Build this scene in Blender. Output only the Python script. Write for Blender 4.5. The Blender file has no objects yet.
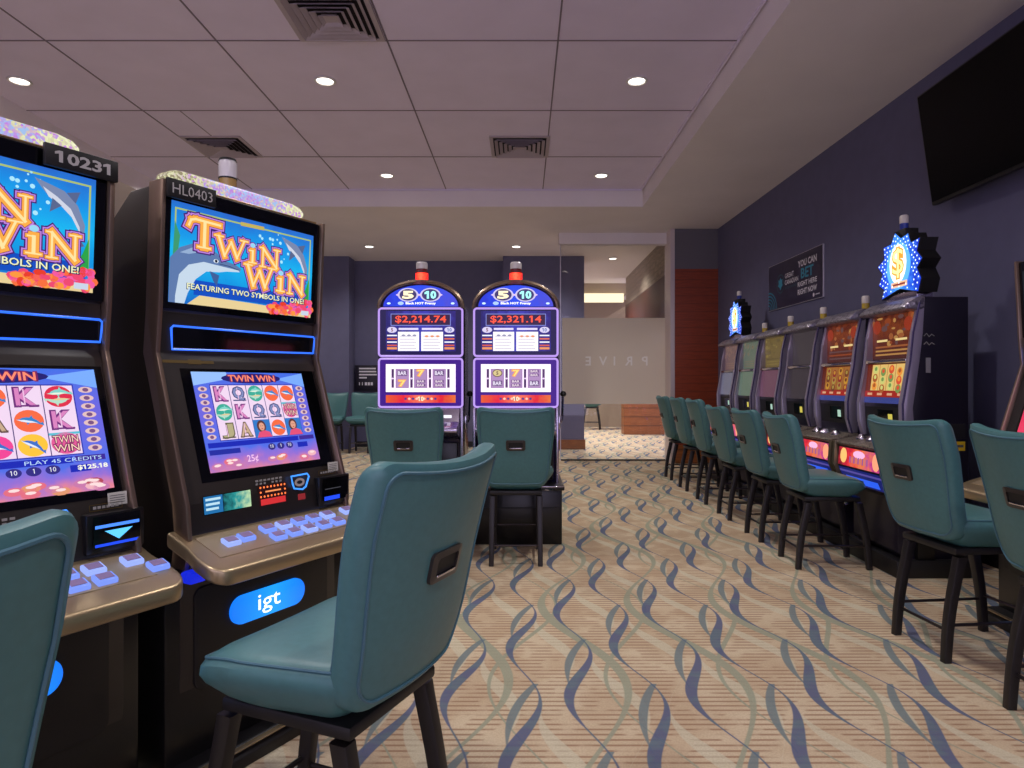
import bpy, bmesh, math, random
from mathutils import Vector, Matrix
random.seed(7)
PI = math.pi
scn = bpy.context.scene
COL = scn.collection
HC = 1.143                      # eye height
EM = 1.0                        # screen brightness

# ------------------------------------------------------------------ materials
def lin(c):
    out = []
    for v in c[:3]:
        v = v / 255.0
        out.append(v / 12.92 if v <= 0.04045 else ((v + 0.055) / 1.055) ** 2.4)
    return (*out, 1.0)

_M = {}
def base_mat(name):
    m = bpy.data.materials.new(name); m.use_nodes = True
    nt = m.node_tree
    return m, nt, nt.nodes['Principled BSDF']

def mat(name, c, rough=0.5, metal=0.0, noise=0.0, scale=40.0, bump=0.0, coat=0.0, spec=None):
    if name in _M: return _M[name]
    m, nt, b = base_mat(name)
    b.inputs['Base Color'].default_value = lin(c)
    b.inputs['Roughness'].default_value = rough
    b.inputs['Metallic'].default_value = metal
    if coat: b.inputs['Coat Weight'].default_value = coat
    if spec is not None: b.inputs['Specular IOR Level'].default_value = spec
    if noise or bump:
        tc = nt.nodes.new('ShaderNodeTexCoord')
        n = nt.nodes.new('ShaderNodeTexNoise'); n.inputs['Scale'].default_value = scale
        n.inputs['Detail'].default_value = 3
        nt.links.new(tc.outputs['Object'], n.inputs['Vector'])
        if noise:
            r = nt.nodes.new('ShaderNodeValToRGB')
            l = lin(c)
            r.color_ramp.elements[0].color = (*[v * (1 - noise) for v in l[:3]], 1)
            r.color_ramp.elements[1].color = (*[min(1, v * (1 + noise)) for v in l[:3]], 1)
            r.color_ramp.elements[0].position = .3; r.color_ramp.elements[1].position = .7
            nt.links.new(n.outputs['Fac'], r.inputs[0]); nt.links.new(r.outputs[0], b.inputs['Base Color'])
        if bump:
            bp = nt.nodes.new('ShaderNodeBump'); bp.inputs['Strength'].default_value = bump
            bp.inputs['Distance'].default_value = .002
            nt.links.new(n.outputs['Fac'], bp.inputs['Height']); nt.links.new(bp.outputs[0], b.inputs['Normal'])
    _M[name] = m
    return m

def emi(c, s=1.0, gloss=0.25):
    """a lit surface (screen graphics, lamp) of one colour"""
    key = 'lit_%d_%d_%d_%d' % (*[int(v) for v in c[:3]], int(s * 100))
    if key in _M: return _M[key]
    m, nt, b = base_mat(key)
    b.inputs['Base Color'].default_value = (.01, .01, .01, 1)
    b.inputs['Roughness'].default_value = gloss
    b.inputs['Specular IOR Level'].default_value = .25
    b.inputs['Emission Color'].default_value = lin(c)
    b.inputs['Emission Strength'].default_value = s * EM
    _M[key] = m
    return m

def emi_ramp(name, stops, axis='Z', lo=0, hi=1, s=1.0, nscale=12.0, namt=.15, voronoi=False):
    """lit screen whose picture runs through several colours"""
    if name in _M: return _M[name]
    m, nt, b = base_mat(name)
    N, L = nt.nodes, nt.links
    b.inputs['Base Color'].default_value = (.01, .01, .01, 1); b.inputs['Roughness'].default_value = .25
    b.inputs['Specular IOR Level'].default_value = .25
    tc = N.new('ShaderNodeTexCoord'); sp = N.new('ShaderNodeSeparateXYZ')
    L.new(tc.outputs['Object'], sp.inputs[0])
    mr = N.new('ShaderNodeMapRange'); mr.inputs['From Min'].default_value = lo; mr.inputs['From Max'].default_value = hi
    L.new(sp.outputs[axis], mr.inputs[0])
    if voronoi:
        t = N.new('ShaderNodeTexVoronoi'); t.inputs['Scale'].default_value = nscale
        out = t.outputs['Color']; sx = N.new('ShaderNodeSeparateColor')
        L.new(out, sx.inputs[0]); out = sx.outputs[0]
    else:
        t = N.new('ShaderNodeTexNoise'); t.inputs['Scale'].default_value = nscale; t.inputs['Detail'].default_value = 3
        out = t.outputs['Fac']
    L.new(tc.outputs['Object'], t.inputs['Vector'])
    a = N.new('ShaderNodeMath'); a.operation = 'MULTIPLY_ADD'
    a.inputs[1].default_value = namt * 2; L.new(out, a.inputs[0])
    s2 = N.new('ShaderNodeMath'); s2.operation = 'SUBTRACT'; s2.inputs[1].default_value = namt
    L.new(mr.outputs[0], s2.inputs[0]); L.new(s2.outputs[0], a.inputs[2])
    r = N.new('ShaderNodeValToRGB'); cr = r.color_ramp
    while len(cr.elements) < len(stops): cr.elements.new(.5)
    for e, (p, c) in zip(cr.elements, stops): e.position = p; e.color = lin(c)
    L.new(a.outputs[0], r.inputs[0]); L.new(r.outputs[0], b.inputs['Emission Color'])
    b.inputs['Emission Strength'].default_value = s * EM
    _M[name] = m
    return m

class NX:
    """arithmetic on shader sockets"""
    nt = None
    def __init__(s, v): s.v = v
    @staticmethod
    def op(o, *a, clamp=False):
        n = NX.nt.nodes.new('ShaderNodeMath'); n.operation = o; n.use_clamp = clamp
        for i, x in enumerate(a):
            x = x.v if isinstance(x, NX) else x
            if isinstance(x, (int, float)): n.inputs[i].default_value = x
            else: NX.nt.links.new(x, n.inputs[i])
        return NX(n.outputs[0])
    def __add__(s, o): return NX.op('ADD', s, o)
    def __radd__(s, o): return NX.op('ADD', o, s)
    def __sub__(s, o): return NX.op('SUBTRACT', s, o)
    def __rsub__(s, o): return NX.op('SUBTRACT', o, s)
    def __mul__(s, o): return NX.op('MULTIPLY', s, o)
    def __rmul__(s, o): return NX.op('MULTIPLY', o, s)
    def abs(s): return NX.op('ABSOLUTE', s)
    def cos(s): return NX.op('COSINE', s)
    def wrap(s, p): return NX.op('WRAP', s, p / 2, -p / 2)
    def gt(s, o): return NX.op('GREATER_THAN', s, o)
    def max(s, o): return NX.op('MAXIMUM', s, o)
    def ramp(s, a, b):
        n = NX.nt.nodes.new('ShaderNodeMapRange'); n.interpolation_type = 'SMOOTHSTEP'
        NX.nt.links.new(s.v, n.inputs[0]); n.inputs[1].default_value = a; n.inputs[2].default_value = b
        return NX(n.outputs[0])
def mixc(fac, a, b):
    n = NX.nt.nodes.new('ShaderNodeMix'); n.data_type = 'RGBA'
    for s, i in ((fac, 0), (a, 6), (b, 7)):
        if isinstance(s, NX): NX.nt.links.new(s.v, n.inputs[i])
        elif isinstance(s, (int, float)): n.inputs[i].default_value = s
        elif isinstance(s, tuple): n.inputs[i].default_value = lin(s)
        else: NX.nt.links.new(s, n.inputs[i])
    return n.outputs[2]

def carpet_material():
    m, nt, b = base_mat('wave_carpet'); NX.nt = nt
    b.inputs['Roughness'].default_value = 1.0; b.inputs['Specular IOR Level'].default_value = .05
    tc = nt.nodes.new('ShaderNodeTexCoord'); sp = nt.nodes.new('ShaderNodeSeparateXYZ')
    nt.links.new(tc.outputs['Object'], sp.inputs[0])
    x, y = NX(sp.outputs['X']), NX(sp.outputs['Y'])
    P, L = .45, .914
    def noise(scale, det=2):
        n = nt.nodes.new('ShaderNodeTexNoise'); n.inputs['Scale'].default_value = scale; n.inputs['Detail'].default_value = det
        nt.links.new(tc.outputs['Object'], n.inputs['Vector']); return NX(n.outputs['Fac'])
    big, mid, fine = noise(3.2), noise(9), noise(160, 1)
    base = mixc(big.ramp(.35, .65), (188, 166, 136), (202, 184, 154))
    # woven cross stripes
    st = (y * (2 * PI / .0325)).cos().ramp(.15, .75) * (mid.ramp(.36, .52)) * .75
    base = mixc(st, base, (142, 108, 84))
    # pale cream ribbons
    def strand(X0, D0, amp, ph, per, w, wc, wr, thin):
        lx = (x - X0).wrap(P); t = (y - D0).wrap(L)
        cx = ((t - ph) * (2 * PI / per)).cos() * amp
        wd = (1.0 - (t - wc).abs().ramp(0, wr)) * w + thin
        d = (lx - cx).abs()
        return (wd - d).ramp(-.003, .003)
    cr = strand(.13, 2.95, .07, -.2, L, .034, 0, .34, .0).max(strand(.355, 3.41, .07, -.2, L, .034, 0, .34, .0))
    base = mixc(cr * .55, base, (200, 196, 170))
    # sage ogee waves
    def wave(X0, D0, sgn, w):
        cx = ((y - D0) * (2 * PI / 1.828)).cos() * (.15 * sgn)
        d = (x - X0 - cx).wrap(P).abs()
        wd = ((y - D0 - .5) * (2 * PI / 1.828)).cos() * (w * .55) + w
        return (wd - d).ramp(-.003, .003)
    sg = wave(.245, 2.55, 1, .019).max(wave(.245 + P / 2, 2.55, -1, .008))
    base = mixc(sg * .85, base, (146, 152, 130))
    # blue twisted ribbons: a long strand and a short one per motif
    blue = None; teal = None
    for X0, D0 in ((.242, 2.69), (.467, 3.16)):
        s1 = strand(X0 - .015, D0, .06, .17, L, .021, -.13, .38, .0035)
        lx = (x - X0).wrap(P); t = (y - D0).wrap(L)
        q = t + .10
        cx = q * q * .62 - .068
        wd = (1.0 - (t - .14).abs().ramp(.04, .36)) * .017
        s2 = (wd - (lx - cx).abs()).ramp(-.003, .003) * wd.gt(.0008) * (.30 - t).gt(0)
        blue = s1 if blue is None else blue.max(s1)
        teal = s2 if teal is None else teal.max(s2)
    base = mixc(teal * .9, base, (106, 122, 124))
    base = mixc(blue * .92, base, mixc(mid.ramp(.4, .6), (78, 90, 122), (84, 106, 122)))
    fin = mixc(fine.ramp(.3, .7) * .18, base, (120, 96, 78))
    nt.links.new(fin, b.inputs['Base Color'])
    bp = nt.nodes.new('ShaderNodeBump'); bp.inputs['Strength'].default_value = .3; bp.inputs['Distance'].default_value = .003
    nt.links.new(fine.v, bp.inputs['Height']); nt.links.new(bp.outputs[0], b.inputs['Normal'])
    return m

def stripes_mat(name, c1, c2, axis, period, rough=.4, amt=.5, noise=.2):
    m, nt, b = base_mat(name); NX.nt = nt
    b.inputs['Roughness'].default_value = rough
    tc = nt.nodes.new('ShaderNodeTexCoord'); sp = nt.nodes.new('ShaderNodeSeparateXYZ')
    nt.links.new(tc.outputs['Object'], sp.inputs[0])
    z = NX(sp.outputs[axis])
    mp = nt.nodes.new('ShaderNodeMapping'); mp.inputs['Scale'].default_value = (3, 3, 40)
    nt.links.new(tc.outputs['Object'], mp.inputs[0])
    n = nt.nodes.new('ShaderNodeTexNoise'); n.inputs['Scale'].default_value = 2; nt.links.new(mp.outputs[0], n.inputs['Vector'])
    g = (z * (2 * PI / period)).cos().ramp(.8, .97) * amt
    c = mixc(NX(n.outputs['Fac']).ramp(.3, .7) * noise, c1, c2)
    nt.links.new(mixc(g, c, c2), b.inputs['Base Color'])
    return m

def crystal_mat(name, c1, c2, scale, rough, metal=.6):
    m, nt, b = base_mat(name); NX.nt = nt
    tc = nt.nodes.new('ShaderNodeTexCoord'); v = nt.nodes.new('ShaderNodeTexVoronoi'); v.inputs['Scale'].default_value = scale
    nt.links.new(tc.outputs['Object'], v.inputs['Vector'])
    sc = nt.nodes.new('ShaderNodeSeparateColor'); nt.links.new(v.outputs['Color'], sc.inputs[0])
    nt.links.new(mixc(NX(sc.outputs[0]), c1, c2), b.inputs['Base Color'])
    b.inputs['Roughness'].default_value = rough; b.inputs['Metallic'].default_value = metal
    bp = nt.nodes.new('ShaderNodeBump'); bp.inputs['Strength'].default_value = .6; bp.inputs['Distance'].default_value = .006
    nt.links.new(v.outputs['Distance'], bp.inputs['Height']); nt.links.new(bp.outputs[0], b.inputs['Normal'])
    return m

# ------------------------------------------------------------------ mesh builder
_T = {}
def text_raw(s, bold=0.0, shear=0.0):
    cu = bpy.data.curves.new('lettering', 'FONT'); cu.body = s; cu.size = 1.0; cu.resolution_u = 2
    cu.offset = bold; cu.shear = shear
    ob = bpy.data.objects.new('lettering', cu); COL.objects.link(ob)
    dg = bpy.context.evaluated_depsgraph_get(); me = ob.evaluated_get(dg).to_mesh()
    vs = [(v.co.x, v.co.y) for v in me.vertices]
    ob.evaluated_get(dg).to_mesh_clear(); bpy.data.objects.remove(ob); bpy.data.curves.remove(cu)
    return vs
def text_tris(s, bold=0.0, shear=0.0):
    key = (s, bold, shear)
    if key in _T: return _T[key]
    cu = bpy.data.curves.new('lettering', 'FONT'); cu.body = s; cu.size = 1.0; cu.resolution_u = 2
    cu.offset = bold; cu.shear = shear; cu.align_x = 'LEFT'
    ob = bpy.data.objects.new('lettering', cu); COL.objects.link(ob)
    dg = bpy.context.evaluated_depsgraph_get(); me = ob.evaluated_get(dg).to_mesh()
    me.calc_loop_triangles()
    vs = [(v.co.x, v.co.y) for v in me.vertices]
    tr = [tuple(t.vertices) for t in me.loop_triangles]
    ob.evaluated_get(dg).to_mesh_clear()
    bpy.data.objects.remove(ob); bpy.data.curves.remove(cu)
    if not vs: vs, tr = [(0, 0)], []
    if '1' in s and len(s) > 1 or s == '1':
        one = [v for v in vs] if s == '1' else text_raw('1', bold, shear)
        ow = max(v[0] for v in one) - min(v[0] for v in one); top = max(v[1] for v in one)
        for i, ch in enumerate(s):
            if ch != '1': continue
            pre = vs if i == len(s) - 1 else text_raw(s[:i + 1], bold, shear)
            xl = max(v[0] for v in pre) - ow + .01; n = len(vs)
            vs += [(xl, top), (xl, top - ow * 1.25), (xl - ow * 1.1, top - ow * 1.75), (xl - ow * 1.1, top - ow * .75)]
            tr += [(n, n + 1, n + 2), (n, n + 2, n + 3)]
    xs = [v[0] for v in vs]; ys = [v[1] for v in vs]
    _T[key] = (vs, tr, min(xs), max(xs), min(ys), max(ys))
    return _T[key]

class Frame:
    """a flat picture plane: origin at its lower left, u to the right, v up, n towards the viewer"""
    def __init__(s, o, u, v):
        s.o = Vector(o); s.u = Vector(u).normalized(); s.v = Vector(v).normalized(); s.n = s.u.cross(s.v).normalized()
    def p(s, a, b, h=0.0): return s.o + s.u * a + s.v * b + s.n * h

class MB:
    def __init__(s): s.bm = bmesh.new(); s.mats = []
    def mi(s, m):
        if m not in s.mats: s.mats.append(m)
        return s.mats.index(m)
    def take(s, t, m, M=None, fn=None):
        i = s.mi(m); mp = {}
        for v in t.verts:
            co = v.co.copy()
            if fn: co = Vector(fn(co))
            if M: co = M @ co
            mp[v] = s.bm.verts.new(co)
        for f in t.faces:
            try: nf = s.bm.faces.new([mp[v] for v in f.verts])
            except ValueError: continue
            nf.material_index = i
        t.free()
        return s
    def box(s, c, d, m, bev=0.0, seg=2, M=None, fn=None):
        t = bmesh.new(); bmesh.ops.create_cube(t, size=1)
        for v in t.verts: v.co = Vector((c[0] + v.co.x * d[0], c[1] + v.co.y * d[1], c[2] + v.co.z * d[2]))
        if bev: bmesh.ops.bevel(t, geom=t.edges[:], offset=bev, segments=seg, affect='EDGES', profile=.5)
        return s.take(t, m, M, fn)
    def prism(s, poly, mapf, t0, t1, m, bev=0.0, seg=2, M=None, fn=None):
        t = bmesh.new()
        a = [t.verts.new(mapf(p, t0)) for p in poly]; b = [t.verts.new(mapf(p, t1)) for p in poly]
        n = len(poly)
        t.faces.new(a[::-1]); t.faces.new(b)
        for i in range(n): t.faces.new((a[i], a[(i + 1) % n], b[(i + 1) % n], b[i]))
        bmesh.ops.recalc_face_normals(t, faces=t.faces[:])
        if bev: bmesh.ops.bevel(t, geom=t.edges[:], offset=bev, segments=seg, affect='EDGES', profile=.5)
        return s.take(t, m, M, fn)
    def side(s, poly, x0, x1, m, bev=0.0, **k):      # polygon in (y, z), extruded along x
        return s.prism(poly, lambda p, h: Vector((h, p[0], p[1])), x0, x1, m, bev, **k)
    def front(s, poly, y0, y1, m, bev=0.0, **k):     # polygon in (x, z), extruded along y
        return s.prism(poly, lambda p, h: Vector((p[0], h, p[1])), y0, y1, m, bev, **k)
    def plan(s, poly, z0, z1, m, bev=0.0, **k):      # polygon in (x, y), extruded along z
        return s.prism(poly, lambda p, h: Vector((p[0], p[1], h)), z0, z1, m, bev, **k)
    def tube(s, pts, r, m, seg=8, closed=False, flat=None):
        pts = [Vector(p) for p in pts]; n = len(pts); t = bmesh.new(); rings = []
        rr = r if isinstance(r, (list, tuple)) else [r] * n
        prev = None
        for i, p in enumerate(pts):
            if closed: d = pts[(i + 1) % n] - pts[i - 1]
            else: d = pts[min(i + 1, n - 1)] - pts[max(i - 1, 0)]
            d.normalize()
            if prev is None:
                ref = Vector((0, 0, 1)) if abs(d.z) < .9 else Vector((1, 0, 0))
                a = d.cross(ref).normalized()
            else:
                a = prev - d * prev.dot(d); a.normalize()
            prev = a; b = d.cross(a)
            ring = []
            for k in range(seg):
                an = 2 * PI * k / seg + (PI / 4 if seg == 4 else 0)
                ring.append(t.verts.new(p + (a * math.cos(an) + b * math.sin(an)) * rr[i]))
            rings.append(ring)
        for i in range(n if closed else n - 1):
            A, B = rings[i], rings[(i + 1) % n]
            for k in range(seg): t.faces.new((A[k], A[(k + 1) % seg], B[(k + 1) % seg], B[k]))
        if not closed:
            t.faces.new(rings[0][::-1]); t.faces.new(rings[-1])
        bmesh.ops.recalc_face_normals(t, faces=t.faces[:])
        return s.take(t, m)
    def lathe(s, prof, c, m, seg=20):
        t = bmesh.new(); rings = []
        for r, z in prof:
            if r < 1e-5: rings.append([t.verts.new((c[0], c[1], c[2] + z))])
            else: rings.append([t.verts.new((c[0] + r * math.cos(2 * PI * k / seg), c[1] + r * math.sin(2 * PI * k / seg), c[2] + z)) for k in range(seg)])
        for A, B in zip(rings, rings[1:]):
            for k in range(seg):
                k2 = (k + 1) % seg
                q = [A[k % len(A)], A[k2 % len(A)], B[k2 % len(B)], B[k % len(B)]]
                u = []
                for v in q:
                    if v not in u: u.append(v)
                if len(u) > 2:
                    try: t.faces.new(u)
                    except ValueError: pass
        bmesh.ops.recalc_face_normals(t, faces=t.faces[:])
        return s.take(t, m)
    def pillow(s, outline, rings, m, fn=None, axis='y', mats=None):
        """outline: 2D points about 0; rings: (scale or inset>=0 as (sx,sz), depth); closed at both ends"""
        t = bmesh.new(); R = []
        for (sx, sz), h in rings:
            ring = []
            for a, b in outline:
                p = (a * sx, h, b * sz) if axis == 'y' else (a * sx, b * sz, h)
                ring.append(t.verts.new(p))
            R.append(ring)
        n = len(outline)
        for A, B in zip(R, R[1:]):
            for k in range(n): t.faces.new((A[k], A[(k + 1) % n], B[(k + 1) % n], B[k]))
        for ring, rev in ((R[0], True), (R[-1], False)):
            c = sum((v.co for v in ring), Vector()) / n
            cv = t.verts.new(c)
            for k in range(n):
                q = (ring[k], ring[(k + 1) % n], cv)
                t.faces.new(q[::-1] if rev else q)
        bmesh.ops.recalc_face_normals(t, faces=t.faces[:])
        return s.take(t, m, None, fn)
    # ---- flat graphics on a Frame
    def poly(s, F, pts, m, lay=1):
        h = lay * .0004
        vs = [s.bm.verts.new(F.p(a, b, h)) for a, b in pts]
        f = s.bm.faces.new(vs); f.material_index = s.mi(m); f.normal_update()
        if f.normal.dot(F.n) < 0: f.normal_flip()
        return s
    def rect(s, F, x0, y0, x1, y1, m, lay=1): return s.poly(F, [(x0, y0), (x1, y0), (x1, y1), (x0, y1)], m, lay)
    def ell(s, F, cx, cy, rx, ry, m, lay=1, n=20, a0=0.0, rot=0.0):
        pts = []
        for k in range(n):
            a = a0 + 2 * PI * k / n; px, py = rx * math.cos(a), ry * math.sin(a)
            pts.append((cx + px * math.cos(rot) - py * math.sin(rot), cy + px * math.sin(rot) + py * math.cos(rot)))
        return s.poly(F, pts, m, lay)
    def line(s, F, pts, w, m, lay=1, closed=False):
        n = len(pts)
        for i in range(n if closed else n - 1):
            (ax, ay), (bx, by) = pts[i], pts[(i + 1) % n]
            L = math.hypot(bx - ax, by - ay)
            if L < 1e-6: continue
            dx, dy = (bx - ax) / L, (by - ay) / L; nx, ny = -dy * w / 2, dx * w / 2
            e = w / 2; ax -= dx * e; ay -= dy * e; bx += dx * e; by += dy * e
            s.poly(F, [(ax + nx, ay + ny), (ax - nx, ay - ny), (bx - nx, by - ny), (bx + nx, by + ny)], m, lay)
        return s
    def text(s, F, body, cx, cy, m, h=None, w=None, lay=2, bold=0.0, shear=0.0, align='c', flip=False):
        vs, tr, x0, x1, y0, y1 = text_tris(body, bold, shear)
        if not tr: return s
        if h is None: k = w / (x1 - x0); kx = ky = k
        elif w is None: kx = ky = h / (y1 - y0)
        else: kx = w / (x1 - x0); ky = h / (y1 - y0)
        ox = {'c': (x0 + x1) / 2, 'l': x0, 'r': x1}[align]; oy = (y0 + y1) / 2
        hh = lay * .0004; i = s.mi(m); sg = -1 if flip else 1
        nv = [s.bm.verts.new(F.p(cx + sg * (a - ox) * kx, cy + (b - oy) * ky, hh)) for a, b in vs]
        for t in tr:
            try: f = s.bm.faces.new([nv[j] for j in t])
            except ValueError: continue
            f.material_index = i; f.normal_update()
            if f.normal.dot(F.n) < 0: f.normal_flip()
        return s
    def build(s, name, parent=None, smooth=True, angle=35):
        me = bpy.data.meshes.new(name); s.bm.to_mesh(me); s.bm.free()
        for m in s.mats: me.materials.append(m)
        if smooth and len(me.polygons):
            me.polygons.foreach_set('use_smooth', [True] * len(me.polygons))
            me.set_sharp_from_angle(angle=math.radians(angle))
        ob = bpy.data.objects.new(name, me); COL.objects.link(ob)
        if parent: ob.parent = parent
        return ob

def tag(o, label=None, cat=None, group=None, kind=None):
    if label: o['label'] = label
    if cat: o['category'] = cat
    if group: o['group'] = group
    if kind: o['kind'] = kind
    return o
def thing(name, loc, rz, label, cat, group=None):
    o = bpy.data.objects.new(name, None); COL.objects.link(o); o.empty_display_size = .1
    o.location = loc; o.rotation_euler = (0, 0, rz)
    return tag(o, label, cat, group)
def struct(name, mb, **k):
    o = mb.build(name, None, **k); o['kind'] = 'structure'; return o
def copy_tree(o, parent=None):
    c = o.copy(); COL.objects.link(c)
    if parent: c.parent = parent
    for ch in list(o.children): copy_tree(ch, c)
    return c
def rrect(w, h, r, n=6, rt=None):
    """rounded rectangle outline about 0, r at the bottom corners, rt at the top ones"""
    rt = r if rt is None else rt; pts = []
    for cx, cy, rr, a0 in ((w / 2, -h / 2, r, -PI / 2), (w / 2, h / 2, rt, 0), (-w / 2, h / 2, rt, PI / 2), (-w / 2, -h / 2, r, PI)):
        ox = cx - math.copysign(rr, cx); oy = cy - math.copysign(rr, cy)
        for k in range(n + 1):
            a = a0 + PI / 2 * k / n; pts.append((ox + rr * math.cos(a), oy + rr * math.sin(a)))
    return pts
def densify(pts, step):
    out = []
    n = len(pts)
    for i in range(n):
        a, b = pts[i], pts[(i + 1) % n]; L = math.hypot(b[0] - a[0], b[1] - a[1]); k = max(1, int(L / step))
        for j in range(k): out.append((a[0] + (b[0] - a[0]) * j / k, a[1] + (b[1] - a[1]) * j / k))
    return out

# ------------------------------------------------------------------ shared materials
BLACK = mat('black_lacquer', (16, 15, 15), .28)
SATIN = mat('satin_black', (20, 18, 18), .5)
BROWNBLACK = mat('bronze_black_panel', (44, 38, 33), .35)
BEZEL = mat('dark_bezel', (34, 29, 26), .35)
BRONZE = mat('bronze_edge_trim', (150, 128, 112), .3, .85)
DECKM = mat('champagne_deck_metal', (176, 156, 122), .32, .75)
CHROME = mat('chrome', (205, 200, 210), .12, 1.0)
LILAC = mat('lilac_silver', (186, 176, 196), .22, .9)
TEAL = mat('teal_vinyl', (70, 116, 116), .42, 0, noise=.06, scale=60, bump=.08)
TEALD = mat('teal_vinyl_piping', (70, 110, 122), .45)
LEG = mat('dark_brown_steel', (26, 22, 22), .42)
GLASSBLK = mat('black_glass', (6, 6, 8), .06)
WHITE = emi((255, 255, 255), 1.0)
def E(r, g, b, s=1.0): return emi((r, g, b), s)

# ------------------------------------------------------------------ the room
WALLC = mat('slate_wall_paint', (98, 97, 126), .75, noise=.04, scale=8)
CEILM = mat('ceiling_tile_paint', (224, 214, 236), .9, noise=.03, scale=3)
SOFM = mat('soffit_paint', (232, 224, 224), .9, noise=.03, scale=2)
GRIDM = mat('ceiling_grid_metal', (120, 108, 124), .6)
REDW = stripes_mat('mahogany_panelling', (152, 66, 36), (96, 40, 26), 'Z', .115, .35, .35, .4)
ORW = stripes_mat('oak_panelling', (150, 88, 44), (96, 54, 28), 'Z', .2, .35, .8, .5)
ZT, ZS = HC + 2.454, HC + 2.238
def wx(d): return 3.054 - .0252 * d       # right wall
def bx(d): return 1.612 - .012 * d        # right bulkhead

mb = MB(); mb.box((-1.0, 8.0, -.05), (14, 25, .1), carpet_material()); struct('floor', mb)
mb = MB()
mb.plan([(-4.45, -4), (bx(-4), -4), (bx(8.43), 8.43), (-4.45, 8.43)], ZT, ZT + .08, CEILM)
struct('ceiling', mb)
mb = MB()      # lowered border right, behind, left
mb.plan([(bx(-4), -4), (3.6, -4), (3.6, 8.43), (bx(8.43), 8.43)], ZS, ZT + .1, SOFM)
mb.plan([(-7, 8.43), (3.6, 8.43), (3.6, 18), (-7, 18)], ZS, ZT + .1, SOFM)
mb.plan([(-7, -4), (-4.45, -4), (-4.45, 8.43), (-7, 8.43)], ZS, ZT + .1, SOFM)
struct('ceiling_soffit', mb)
mb = MB()
g = .012
for k in range(-3, 4):
    Y = 8.43 - 1.22 * (k + 3)
    if Y < 8.4: mb.box(((-4.45 + bx(Y)) / 2, Y, ZT - .001), (bx(Y) + 4.45, g, .006), GRIDM)
for Y in (0, -.11, -1.33):
    pass
for X in (-3.41, -2.19, -.97, .25):
    mb.box((X, 2.2, ZT - .001), (g, 12.4, .006), GRIDM)
mb.box((-3.08, 6.6, ZT - .001), (.008, 1.2, .005), GRIDM)
mb.tube([(-4.43, 8.41, ZT - .008), (bx(8.4) - .02, 8.41, ZT - .008), (bx(-4) - .02, -4, ZT - .008)], .012, CEILM, 4)
struct('trim_1', mb)

mb = MB(); mb.plan([(wx(-4), -4), (wx(-4) + .2, -4), (wx(9.75) + .2, 9.75), (wx(9.75), 9.75)], 0, ZS, WALLC); struct('wall_right', mb)
mb = MB(); mb.plan([(wx(-4) - .012, -4), (wx(-4) - .0005, -4), (wx(9.62) - .0005, 9.62), (wx(9.62) - .012, 9.62)], 0, .1, mat('black_skirting', (22, 20, 22), .5)); struct('baseboard_right', mb)
# mahogany return between glass and right wall
RX0, RX1 = 2.19, wx(9.62)
mb = MB()
mb.box(((RX0 + RX1) / 2, 9.72, 1.4), (RX1 - RX0, .2, 2.8), REDW)
mb.box(((RX0 + RX1) / 2, 9.725, (2.8 + ZS) / 2), (RX1 - RX0, .19, ZS - 2.8), mat('grey_band_paint', (104, 100, 108), .7))
mb.box(((RX0 + RX1) / 2, 9.612, .13), (RX1 - RX0, .016, .26), ORW)
struct('wall_end', mb)
mb = MB()
mb.box((RX0 - .035, 9.82, ZS / 2), (.06, .4, ZS), mat('pale_door_post', (214, 200, 200), .35, .3))
struct('trim_2', mb)
# far slate walls with the alcove
mb = MB()
mb.box((-5.2, 11.9, ZS / 2), (4.3, .4, ZS), WALLC)
mb.box((-1.7, 12.3, ZS / 2), (2.9, .3, ZS), WALLC)
mb.box((.36, 12.0, ZS / 2), (1.42, .64, ZS), WALLC)
struct('wall_back', mb)
mb = MB()
mb.box((.36, 11.99, .085), (1.46, .66, .17), ORW)
mb.box((-1.7, 12.14, .05), (2.7, .02, .1), mat('black_skirting', (22, 20, 22), .5))
struct('baseboard_back', mb)
mb = MB(); mb.box((-7.1, 4, ZS / 2), (.2, 16.2, ZS), WALLC); struct('wall_left', mb)
# corridor beyond the glass
STONE = stripes_mat('ledge_stone', (176, 160, 140), (128, 112, 96), 'Z', .09, .8, .6, .9)
mb = MB()
mb.box((2.23, 12.05, (2.05 + 2.80) / 2), (.14, 4.1, .75), mat('dark_mahogany', (74, 32, 22), .5))
mb.box((2.235, 12.05, (2.80 + ZS) / 2), (.13, 4.1, ZS - 2.80), STONE)
struct('wall_corridor', mb)
mb = MB()
mb.box((3.2, 15.3, 1.05), (1.84, .4, 2.1), ORW)
struct('wall_counter', mb)
mb = MB(); mb.box((0, 17.9, ZS / 2), (7, .2, ZS), mat('corridor_beige', (150, 132, 110), .8))
struct('wall_far', mb)
mb = MB()
mb.box((1.4, 15.0, 3.26), (1.8, .3, .26), mat('beige_bulkhead', (178, 160, 136), .8))
struct('trim_3', mb)
mb = MB(); mb.box((1.75, 14.8, 3.05), (.95, .1, .19), E(255, 238, 200, 1.5))
cl = mb.build('cove_light'); tag(cl, 'long glowing cream light box seen high through the glass', 'light')
mb = MB(); mb.prism([(0, 0), (1.05, 0), (1.05, .62)], lambda p, h: Vector((1.35 + p[0], h, 2.33 + p[1])), 14.9, 15.2, mat('beige_bulkhead', (178, 160, 136), .8))
struct('trim_4', mb)

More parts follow.
